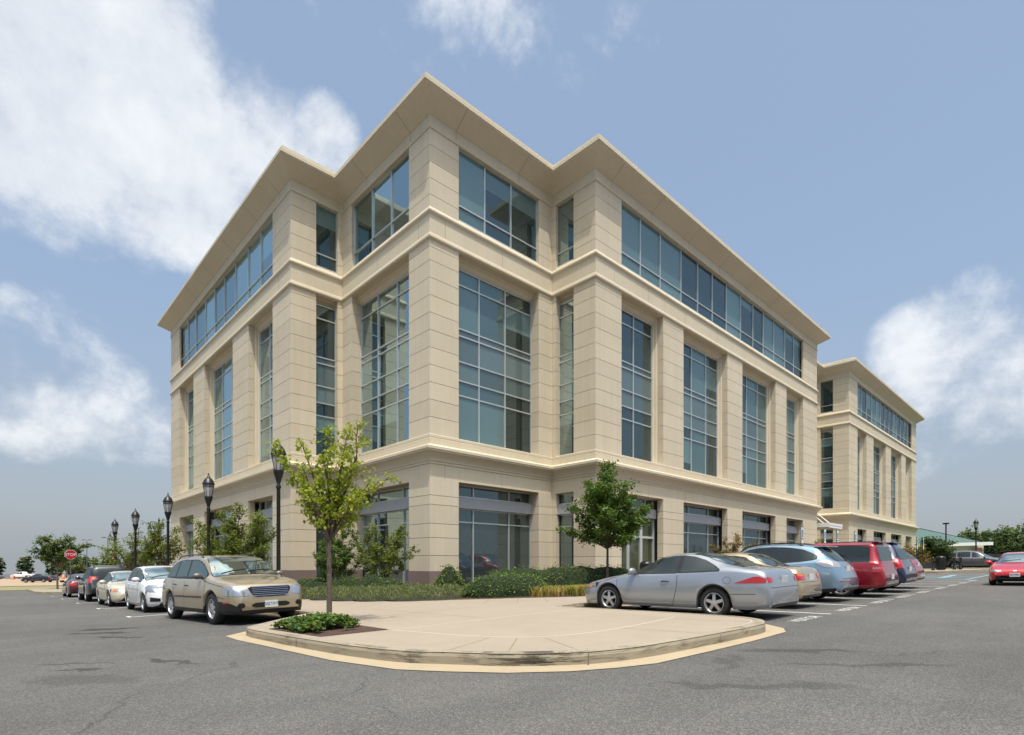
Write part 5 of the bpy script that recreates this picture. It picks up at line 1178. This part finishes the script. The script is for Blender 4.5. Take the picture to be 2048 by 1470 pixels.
# ------------------------------------------------------------------ street furniture
LGL = mat('lamp_glass', (.42, .43, .42), .25, coat=1)
def lamp_post(name, label, x, y, group, h=5.05):
    z0 = zg(x, y)+.15; root = thing(name, label, 'street lamp', (x, y, z0), group=group); s = h/5.05
    mb = MB(); mb.lathe([(.20, 0), (.20, .12), (.17, .16), (.15, .5), (.11, .62), (.075, .72), (.062, .9), (.055, 3.55*s), (.075, 3.58*s), (.075, 3.64*s), (.05, 3.68*s), (.07, 3.78*s), (.105, 3.9*s), (.142, 4.02*s), (.158, 4.10*s), (.15, 4.13*s), (0, 4.14*s)], 16)
    mb.build('pole', BLACK, root, smooth=True)
    mb = MB(); mb.lathe([(.118, 4.13*s), (.144, 4.25*s), (.178, 4.42*s), (.194, 4.58*s)], 16); g = mb.build('lamp_globe', LGL, root, smooth=True)
    mb = MB()
    for k in range(8):
        a = 2*PI*k/8; mb.tube([(r*math.cos(a), r*math.sin(a), z*s) for r, z in ((.122, 4.13), (.15, 4.25), (.185, 4.42), (.20, 4.58))], .009, 5)
    mb.lathe([(.192, 4.50*s), (.204, 4.50*s), (.206, 4.53*s), (.192, 4.53*s)], 16); mb.build('lamp_cage', BLACK, root)
    mb = MB(); mb.lathe([(.208, 4.57*s), (.226, 4.585*s), (.226, 4.63*s), (.203, 4.67*s), (.172, 4.76*s), (.12, 4.83*s), (.075, 4.865*s), (.06, 4.89*s), (.06, 4.92*s), (.03, 4.94*s), (.018, 4.97*s), (.03, 5.0*s), (.012, 5.05*s), (0, 5.07*s)], 18); mb.build('lamp_cap', BLACK, root, smooth=True)
for lb, u, v in [('black globe lamp post nearest the camera, behind the champagne crossover bonnet', -6.3, -.97), ('second black globe lamp post, above the champagne crossover roof', -6.3, 6.24), ('third black globe lamp post, at the far left edge of the building', -6.3, 12.99),
                 ('fourth black globe lamp post, standing clear against the sky', -6.3, 21.1), ('farthest black globe lamp post of the left row, among the branches of the sparse tree', -6.3, 28.37)]:
    lamp_post('street_lamp', lb, u, v, 'black globe lamps along the left kerb')
lamp_post('street_lamp', 'black globe lamp in front of the green-roofed building', 62.1, -9.5, None, 4.9)
u, v = at(86, 93); lamp_post('street_lamp', 'black lamp against the treeline at the right', u, v, None, 6.3)
def banner_lamp(label, X, Y, h, banner):
    u, v = at(X, Y); z = zg(u, v); root = thing('banner_lamp', label, 'street lamp', (u, v, z))
    mb = MB(); mb.tube([(0, 0, 0), (0, 0, h)], [.11, .07], 8); mb.lathe([(.07, h), (.10, h+.1), (.02, h+.35), (0, h+.5)], 8); mb.build('pole', BLACK, root)
    mb = MB(); mb.tube([sc(0, h-.6), sc(-.35, h-.1), sc(-.85, h-.05), sc(-1.0, h-.35)], .045, 6); mb.build('lamp_arm', BLACK, root)
    c = sc(-1.0, h-.35); mb = MB(); mb.lathe([(.03, 0), (.09, -.12), (.22, -.42), (.24, -.48)], 12, c); mb.build('lamp_shade', BLACK, root, smooth=True)
    mb = MB(); mb.lathe([(.22, -.48), (.22, -.62), (.14, -.80), (0, -.86)], 12, c); mb.build('lamp_globe', LGL, root, smooth=True)
    if banner:
        z0, z1 = banner; mb = MB(); n = 10
        for i in range(n):
            a, b = z0+(z1-z0)*i/n, z0+(z1-z0)*(i+1)/n
            def pt(X_, zz): return sc(X_, zz, .06*math.sin(zz*5))
            mi = 1 if i >= 6 else 0
            mb.add([pt(-.72, a), pt(-.12, a), pt(-.12, b), pt(-.72, b)], [(0, 1, 2, 3)], mi)
            if i < 6:
                for q in range(3): mb.add([sc(-.72+.2*q+.02*i, a, -.02+.06*math.sin(a*5)), sc(-.62+.2*q+.02*i, a, -.02+.06*math.sin(a*5)), sc(-.62+.2*q+.02*i, b, -.02+.06*math.sin(b*5)), sc(-.72+.2*q+.02*i, b, -.02+.06*math.sin(b*5))], [(0, 1, 2, 3)], 1)
        mb.build('banner', [WHITE, mat('banner_red', (.5, .02, .03), .7)], root, fix=False)
banner_lamp('black hooked-arm lamp post with red and white banner behind the third globe lamp', -36.5, 59.5, 6.9, (3.4, 5.6))
banner_lamp('far hooked-arm lamp post with small red banner beside the farthest globe lamp', -61.5, 89, 8.0, (3.2, 4.6))
def lot_light(label, X, Y, h, arms=2):
    u, v = at(X, Y); root = thing('floodlight_pole', label, 'light pole', (u, v, zg(u, v)), group='car park floodlight poles')
    g = mat('grey_metal', (.10, .11, .12), .5); mb = MB(); mb.tube([(0, 0, 0), (0, 0, h)], [.10, .07], 8); mb.build('pole', g, root)
    for s in ((-1, 1) if arms == 2 else (0,)):
        mb = MB(); c = sc(s*.75, h); mb.box(c[0]-.38, c[0]+.38, c[1]-.2, c[1]+.2, h-.02, h+.14); mb.build('lamp_head', g, root)
lot_light('far floodlight pole with a pair of heads left of the farthest globe lamp', -99, 133, 9.2)
lot_light('floodlight pole with a wide double head just left of the farthest globe lamp', -77, 109, 8.2)
lot_light('plain thin floodlight pole left of the stop sign', -111, 142, 6.9, 1)
lot_light('thin floodlight pole just right of the stop sign', -101, 142, 7.6, 1)
u, v = at(58.8, 72); root = thing('floodlight_pole', 'black pole with single flat head in front of the green roof', 'light pole', (u, v, zg(u, v)), group=None)
mb = MB(); mb.tube([(0, 0, 0), (0, 0, 5.45)], [.09, .075], 8); mb.build('pole', BLACK, root); mb = MB(); mb.box(-.3, .3, -.3, .3, 5.4, 5.58); mb.build('lamp_head', BLACK, root)
# stop sign
u, v = -8.35, 33.0; z = zg(u, v); root = thing('stop_sign', 'red octagonal STOP sign on a post at the far left kerb', 'sign', (u, v, z), math.atan2(-(CU-u), CV-v)+PI+R(4))
mb = MB(); mb.tube([(0, 0, 0), (0, 0, 2.9)], .035, 8); mb.build('post', mat('sign_post', (.10, .11, .10), .6), root)
def octo(r, y0, y1): 
    mb = MB(); vs = [(r*math.cos(PI/8+PI/4*k), y, 2.85+r*math.sin(PI/8+PI/4*k)) for y in (y0, y1) for k in range(8)]
    mb.add(vs, [tuple(range(8)), tuple(range(15, 7, -1))]+[(k, (k+1) % 8, 8+(k+1) % 8, 8+k) for k in range(8)]); return mb
octo(.37, -.05, -.042).build('sign_border', WHITE, root); pn = octo(.348, -.055, -.0505).build('sign_panel', mat('sign_red', (.45, .012, .02), .4), root)
text('lettering', 'STOP', .27, WHITE, root, (0, -.058, 2.84), (R(90), 0, 0), .001, .95)
# accessible-parking signs at the stall heads
SG = mat('sign_green', (.01, .12, .06), .5); SB = mat('sign_blue', (.02, .12, .42), .5)
for i, (x, lb) in enumerate([(16.0, 'above the pale blue crossover roof'), (19.3, 'second from the left, beside the canopy shrub'), (21.4, 'third from the left, above the red box-shaped crossover'), (24.7, 'fourth from the left, above the red roof end'), (41.5, 'just right of the building end'), (43.9, 'rightmost, beside the yellow-orange shrub')]):
    y = -8.2; z = zg(x, y)+.15; root = thing('parking_sign', 'accessible parking sign on a dark post, '+lb, 'sign', (x, y, z), 0, group='accessible parking signs')
    mb = MB(); mb.tube([(0, .03, 0), (0, .03, 2.62)], .032, 8); mb.build('post', BLACK, root)
    mb = MB(); mb.box(-.16, .16, -.01, .01, 1.62, 2.62); o = mb.build('sign_panel', SG, root)
    mb = MB(); mb.box(-.135, .135, -.016, -.010, 2.05, 2.58); mb.box(-.135, .135, -.016, -.010, 1.67, 2.0); mb.build('sign_face', WHITE, root)
    mb = MB(); mb.box(-.085, .085, -.021, -.016, 2.12, 2.45); f = mb.build('symbol_panel', SB, root)
    mb = MB(); c = (-.005, -.0235, 2.22)
    for k in range(14):
        a0, a1 = R(-200+k*17), R(-200+(k+1)*17)
        mb.add([(c[0]+r*math.cos(a), c[1], c[2]+r*math.sin(a)) for a in (a0, a1) for r in (.045, .06)], [(0, 1, 3, 2)])
    mb.box(-.02, .0, -.025, -.022, 2.25, 2.36); mb.box(-.02, .04, -.0252, -.0218, 2.25, 2.265); mb.box(.03, .045, -.025, -.022, 2.18, 2.26); mb.lathe([(0, -.025), (.018, -.025), (.018, -.022), (0, -.022)], 10, (-.01, 0, 2.385), 'y'); mb.build('wheelchair_symbol', WHITE, f)
# litter bins, bollards
def bin_(label, x, y, group=None):
    root = thing('litter_bin', label, 'litter bin', (x, y, zg(x, y)+.15), group=group)
    mb = MB(); mb.lathe([(.0, .02), (.26, .02), (.28, .1), (.30, .85), (.28, .92)], 18); mb.build('body', BLACK, root, smooth=True)
    mb = MB(); mb.lathe([(.31, .9), (.32, .95), (.22, 1.08), (.15, 1.10), (.15, 1.0)], 18); mb.build('lid', BLACK, root, smooth=True)
    mb = MB()
    for k in range(16): a = 2*PI*k/16; mb.tube([(.30*math.cos(a), .30*math.sin(a), .06), (.325*math.cos(a), .325*math.sin(a), .9)], .012, 4)
    mb.build('slats', BLACK, root)
bin_('black slatted litter bin on the far right kerb island', 41.4, -9.7)
bin_('black litter bin standing by the glass entrance doors of the right wing', 9.9, -3.5)
for x, y, lb in ((40.9, -9.3, 'left of the litter bin'), (43.0, -10.3, 'between litter bin and grey crossover'), (43.6, -10.6, 'nearest the grey crossover')):
    root = thing('bollard', 'black bollard on the right kerb island, '+lb, 'bollard', (x, y, zg(x, y)+.15), group='black bollards on the kerb island')
    mb = MB(); mb.lathe([(.11, 0), (.11, .12), (.075, .16), (.07, .85), (.09, .88), (.09, .93), (.06, 1.0), (0, 1.03)], 12); mb.build('post', BLACK, root, smooth=True)
    mb = MB(); mb.lathe([(.095, .87), (.1, .9), (.095, .93)], 12); mb.build('collar', BLACK, root)
# kerb islands
isl = [(37.0, -8.6), (37.0, -10.2), (40.5, -10.9), (45.5, -12.6), (47.2, -12.2), (47.2, -8.6)]
tag(sheet('kerb_island', [isl], .15, KERB, .2), kind='structure')
isl2 = [(-10.2, 36.0), (-9.9, 34.0), (-9.2, 32.8), (-6.79, 32.6), (-6.79, 46), (-10.3, 46)]
tag(sheet('kerb_island', [isl2], .16, KERB, .2), kind='structure')

tag(sheet('kerb_island', [[at(27, 50), at(80, 50), at(80, 50.4), at(27, 50.4)]], .14, KERB, .2), kind='structure')
# low dark fence beyond the aisle, right
a = at(36, 51.5); b = at(52.5, 56); root = thing('fence', 'low black screen fence behind the litter bin and small dark tree', 'fence', (a[0], a[1], zg(*a)))
d = Vector((b[0]-a[0], b[1]-a[1], zg(*b)-zg(*a))); mb = MB(); n = Vector((-d.y, d.x, 0)).normalized()*.03
mb.add([(-n.x, -n.y, 0), (d.x-n.x, d.y-n.y, d.z), (d.x-n.x, d.y-n.y, d.z+1.35), (-n.x, -n.y, 1.35), (n.x, n.y, 0), (d.x+n.x, d.y+n.y, d.z), (d.x+n.x, d.y+n.y, d.z+1.35), (n.x, n.y, 1.35)], [(0, 1, 2, 3), (4, 5, 6, 7), (3, 2, 6, 7), (0, 1, 5, 4)]); mb.build('panel', mat('fence_black', (.02, .022, .026), .8), root)
for k in range(8):
    q = d*(k/7); mb = MB(); mb.box(q.x-.05, q.x+.05, q.y-.05, q.y+.05, q.z, q.z+1.5); mb.build('post', BLACK, root)
# green-roofed building far right, dark brick piers
def gp(X, Y, z): u, v = at(X, Y); return (u, v, zX(X)+z)
root = thing('warehouse', 'low cream-walled building with brick piers and large green standing-seam metal roof at the right', 'building', gp(58, 80, 0))
og = Vector(root.location)
def q3(X, Y, z): return tuple(Vector(gp(X, Y, z))-og)
GR = bpy.data.materials.new('green_metal_roof'); nt, p = nodes(GR)
gg = N(nt, 'ShaderNodeNewGeometry'); wv = N(nt, 'ShaderNodeTexWave'); mp = N(nt, 'ShaderNodeMapping'); mp.inputs['Rotation'].default_value = (0, 0, TH); nt.links.new(gg.outputs['Position'], mp.inputs[0]); nt.links.new(mp.outputs[0], wv.inputs['Vector']); wv.inputs['Scale'].default_value = .32
k = math_n(nt, 'GREATER_THAN', wv.outputs['Fac'], .94)
nt.links.new(mix_n(nt, k, (.10, .165, .14), (.055, .10, .08)), p.inputs['Base Color']); p.inputs['Roughness'].default_value = .45; p.inputs['Metallic'].default_value = .2
# roof with hip: ridge X 55..64, eave X 53..70
mb = MB()
mb.add([q3(50, 80, 3.1), q3(70.5, 80.2, 3.35), q3(64.6, 87, 6.2), q3(50, 86.6, 6.0), q3(70.5, 95, 3.3), q3(50, 95, 3.1)], [(0, 1, 2, 3), (1, 4, 2), (3, 2, 4, 5)]); rf = mb.build('roof', GR, root, fix=False)
mb = MB(); mb.add([q3(64.5, 88, 4.6), q3(73.5, 92, 3.4), q3(74.8, 99, 6.3), q3(63.5, 97, 6.1)], [(0, 1, 2, 3)]); mb.add([q3(73.5, 92, 3.4), q3(76, 100, 3.4), q3(74.8, 99, 6.3)], [(0, 1, 2)]); mb.build('roof', GR, root, fix=False)
CW = mat('cream_wall', (.62, .58, .50), .8, var=.08)
mb = MB(); mb.add([q3(50, 80.6, -1), q3(71.5, 80.8, -1), q3(71.5, 80.8, 3.2), q3(50, 80.6, 3.05), q3(72, 95, -1), q3(72, 95, 3.2)], [(0, 1, 2, 3), (1, 4, 5, 2)]); mb.build('wall', CW, root, fix=False)
mb = MB(); mb.add([q3(50, 79.9, 2.55), q3(72.3, 80.1, 2.85), q3(72.3, 80.1, 3.32), q3(50, 79.9, 3.08), q3(72.3, 80.6, 2.85), q3(50, 80.4, 2.55)], [(0, 1, 2, 3), (0, 1, 4, 5)]); mb.build('fascia', WHITE, root, fix=False)
BR = mat('red_brick', (.17, .06, .045), .85, var=.2, vscale=6)
for X in (56.5, 60.5, 65.2, 70.2):
    mb = MB(); mb.add([q3(X-.6, 80.2, -1), q3(X+.6, 80.2, -1), q3(X+.6, 80.2, 2.5), q3(X-.6, 80.2, 2.5), q3(X+.6, 80.9, -1), q3(X+.6, 80.9, 2.5)], [(0, 1, 2, 3), (1, 4, 5, 2)]); mb.build('brick_pier', BR, root, fix=False)
mb = MB(); mb.tube([q3(70.9, 80.15, 3.25), q3(64.9, 87, 6.2)], .07, 5); mb.build('roof_edge', BLACK, rf)
# far orange barrels / rail on the left lot edge
for k in range(7):
    u, v = at(-84-k*5.2, 122+k*1.5); root = thing('traffic_barrel', 'small orange barrel in the row along the far dirt lot', 'traffic barrel', (u, v, zg(u, v)), group='orange barrels along the far dirt lot')
    mb = MB(); mb.lathe([(.3, 0), (.29, .45), (.24, .46), (.23, 1.0), (.1, 1.05), (0, 1.05)], 10); mb.build('body', mat('barrel_orange', (.7, .16, .04), .6), root, smooth=True)
    mb = MB(); mb.lathe([(.262, .6), (.258, .75)], 10); mb.build('stripe', WHITE, root)
# ------------------------------------------------------------------ sky, sun, camera
EL = R(68); SUN = Vector((-.573*math.cos(EL), -.82*math.cos(EL), math.sin(EL))).normalized()
def world():
    w = bpy.data.worlds.new('World'); scene.world = w; w.use_nodes = True; nt = w.node_tree
    bg = nt.nodes['Background']; out = nt.nodes['World Output']
    sky = N(nt, 'ShaderNodeTexSky'); sky.sky_type = 'NISHITA'; sky.sun_disc = False
    sky.sun_elevation = EL; sky.sun_rotation = math.atan2(SUN.x, SUN.y)
    sky.air_density = 1.35; sky.dust_density = 3.2; sky.ozone_density = 1.2; sky.altitude = 30
    tc = N(nt, 'ShaderNodeTexCoord'); dirv = tc.outputs['Generated']
    sx = N(nt, 'ShaderNodeSeparateXYZ'); nt.links.new(dirv, sx.inputs[0])
    # cumulus: noise in the plane of the cloud layer, gathered in banks
    zc = math_n(nt, 'ADD', math_n(nt, 'MAXIMUM', sx.outputs[2], 0), .22)
    cmb = N(nt, 'ShaderNodeCombineXYZ')
    nt.links.new(math_n(nt, 'DIVIDE', sx.outputs[0], zc), cmb.inputs[0]); nt.links.new(math_n(nt, 'DIVIDE', sx.outputs[1], zc), cmb.inputs[1])
    cmb.inputs[2].default_value = 3.1
    n1 = noise_n(nt, cmb.outputs[0], 1.3, 9, .58, .25)
    n2 = noise_n(nt, dirv, 6.5, 9, .62, .1)
    n = math_n(nt, 'ADD', math_n(nt, 'MULTIPLY', n1, .35), math_n(nt, 'MULTIPLY', n2, .65))
    tot = None
    for (px, py, r, s) in CLOUDS:
        X = (px-993.07)/1100.66; Z = (1128.6-py)/1100.66
        d = Vector((X*cT+sT, -X*sT+cT, Z)).normalized()
        dp = N(nt, 'ShaderNodeVectorMath', operation='DOT_PRODUCT'); nt.links.new(dirv, dp.inputs[0]); dp.inputs[1].default_value = d
        k = N(nt, 'ShaderNodeMapRange'); k.interpolation_type = 'SMOOTHSTEP'; k.inputs[1].default_value = math.cos(R(r)); k.inputs[2].default_value = math.cos(R(r*.25)); k.inputs[3].default_value = 0; k.inputs[4].default_value = s
        nt.links.new(dp.outputs['Value'], k.inputs[0])
        tot = k.outputs[0] if tot is None else math_n(nt, 'MAXIMUM', tot, k.outputs[0])
    dens_ = math_n(nt, 'ADD', n, math_n(nt, 'MULTIPLY', tot, .36))
    k = N(nt, 'ShaderNodeMapRange'); k.interpolation_type = 'SMOOTHSTEP'; k.inputs[1].default_value = .68; k.inputs[2].default_value = .90; k.inputs[3].default_value = 0; k.inputs[4].default_value = .92
    nt.links.new(dens_, k.inputs[0])
    skyc = N(nt, 'ShaderNodeVectorMath', operation='SCALE'); nt.links.new(sky.outputs[0], skyc.inputs[0]); skyc.inputs['Scale'].default_value = 1.0
    # milky summer air: the blue of the clear sky is veiled by white haze towards the horizon
    hz = N(nt, 'ShaderNodeMapRange'); hz.inputs[1].default_value = 0; hz.inputs[2].default_value = .55; hz.inputs[3].default_value = .85; hz.inputs[4].default_value = .62
    nt.links.new(sx.outputs[2], hz.inputs[0])
    base = mix_n(nt, hz.outputs[0], skyc.outputs[0], ramp_n(nt, sx.outputs[2], [(0, (2.5, 2.75, 3.0)), (.12, (2.45, 2.85, 3.4)), (.38, (2.2, 2.92, 4.1))]))
    shade = ramp_n(nt, n2, [(.30, CLDK), (.62, CLLT)])
    col = mix_n(nt, k.outputs[0], base, shade)
    # hazy sun glare and brighter zenith, both out of view, added as fill light
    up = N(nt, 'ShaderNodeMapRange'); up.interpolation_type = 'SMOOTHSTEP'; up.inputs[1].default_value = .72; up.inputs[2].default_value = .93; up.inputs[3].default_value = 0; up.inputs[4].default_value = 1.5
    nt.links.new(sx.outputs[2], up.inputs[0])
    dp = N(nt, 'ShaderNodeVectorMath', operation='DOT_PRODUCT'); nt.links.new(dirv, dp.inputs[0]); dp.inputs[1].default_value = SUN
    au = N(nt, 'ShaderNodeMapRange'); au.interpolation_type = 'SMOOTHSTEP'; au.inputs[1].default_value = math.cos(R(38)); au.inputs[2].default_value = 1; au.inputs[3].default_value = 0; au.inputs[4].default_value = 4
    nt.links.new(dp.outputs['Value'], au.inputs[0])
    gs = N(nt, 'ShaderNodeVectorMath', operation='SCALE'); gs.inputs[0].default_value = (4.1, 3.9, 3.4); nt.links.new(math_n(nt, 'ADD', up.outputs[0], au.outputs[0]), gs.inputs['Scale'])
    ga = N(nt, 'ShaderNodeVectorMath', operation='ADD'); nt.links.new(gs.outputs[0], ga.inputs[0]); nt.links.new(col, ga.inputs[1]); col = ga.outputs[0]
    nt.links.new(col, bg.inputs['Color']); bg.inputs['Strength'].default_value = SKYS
EXPO = .72
CLOUDS = [(60, 60, 16, 1.3), (200, 140, 13, 1.25), (330, 300, 11, 1.15), (500, 280, 8, 1.05), (640, 290, 5.5, 1.0), (440, 420, 5, .65), (590, 40, 4, .5), (330, 10, 6, .6), (60, 270, 5, .6), (1170, 20, 2.5, .55),
          (40, 740, 9, .72), (150, 800, 9, .76), (260, 870, 6, .72), (20, 680, 6, .8), (1900, 720, 8, .9), (1960, 600, 4, .75), (1830, 690, 5, .85), (2020, 770, 7, .9), (1960, 880, 8, .5), (1100, -900, 30, .7)]
HAZE = (2.45, 3.1, 4.2); CLDK = (4.0, 4.35, 4.9); CLLT = (5.7, 5.9, 6.1); SKYS = .10
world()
sl = bpy.data.lights.new('sun', 'SUN'); sl.energy = 2.0; sl.angle = R(.53); sl.color = (1, .94, .84)
so = bpy.data.objects.new('sun', sl); C.objects.link(so); so.rotation_euler = SUN.to_track_quat('Z', 'Y').to_euler()
cam = bpy.data.cameras.new('camera'); co = bpy.data.objects.new('camera', cam); C.objects.link(co)
co.location = (CU, CV, CH); co.rotation_euler = (R(90), 0, -(PI/2-math.atan2(cT, sT)))
cam.sensor_width = 36; cam.lens = 36*1100.66/2048; cam.shift_x = (1024-993.07)/2048; cam.shift_y = (1128.6-735)/2048
cam.clip_end = 3000; cam.clip_start = .05
scene.camera = co
scene.view_settings.view_transform = 'Standard'; scene.view_settings.look = 'None'; scene.view_settings.exposure = EXPO if 'EXPO' in globals() else 0
scene.render.engine = 'CYCLES'; scene.cycles.max_bounces = 7; scene.cycles.diffuse_bounces = 5; scene.cycles.glossy_bounces = 3; scene.cycles.transmission_bounces = 3
scene.cycles.use_denoising = True; scene.cycles.caustics_reflective = False
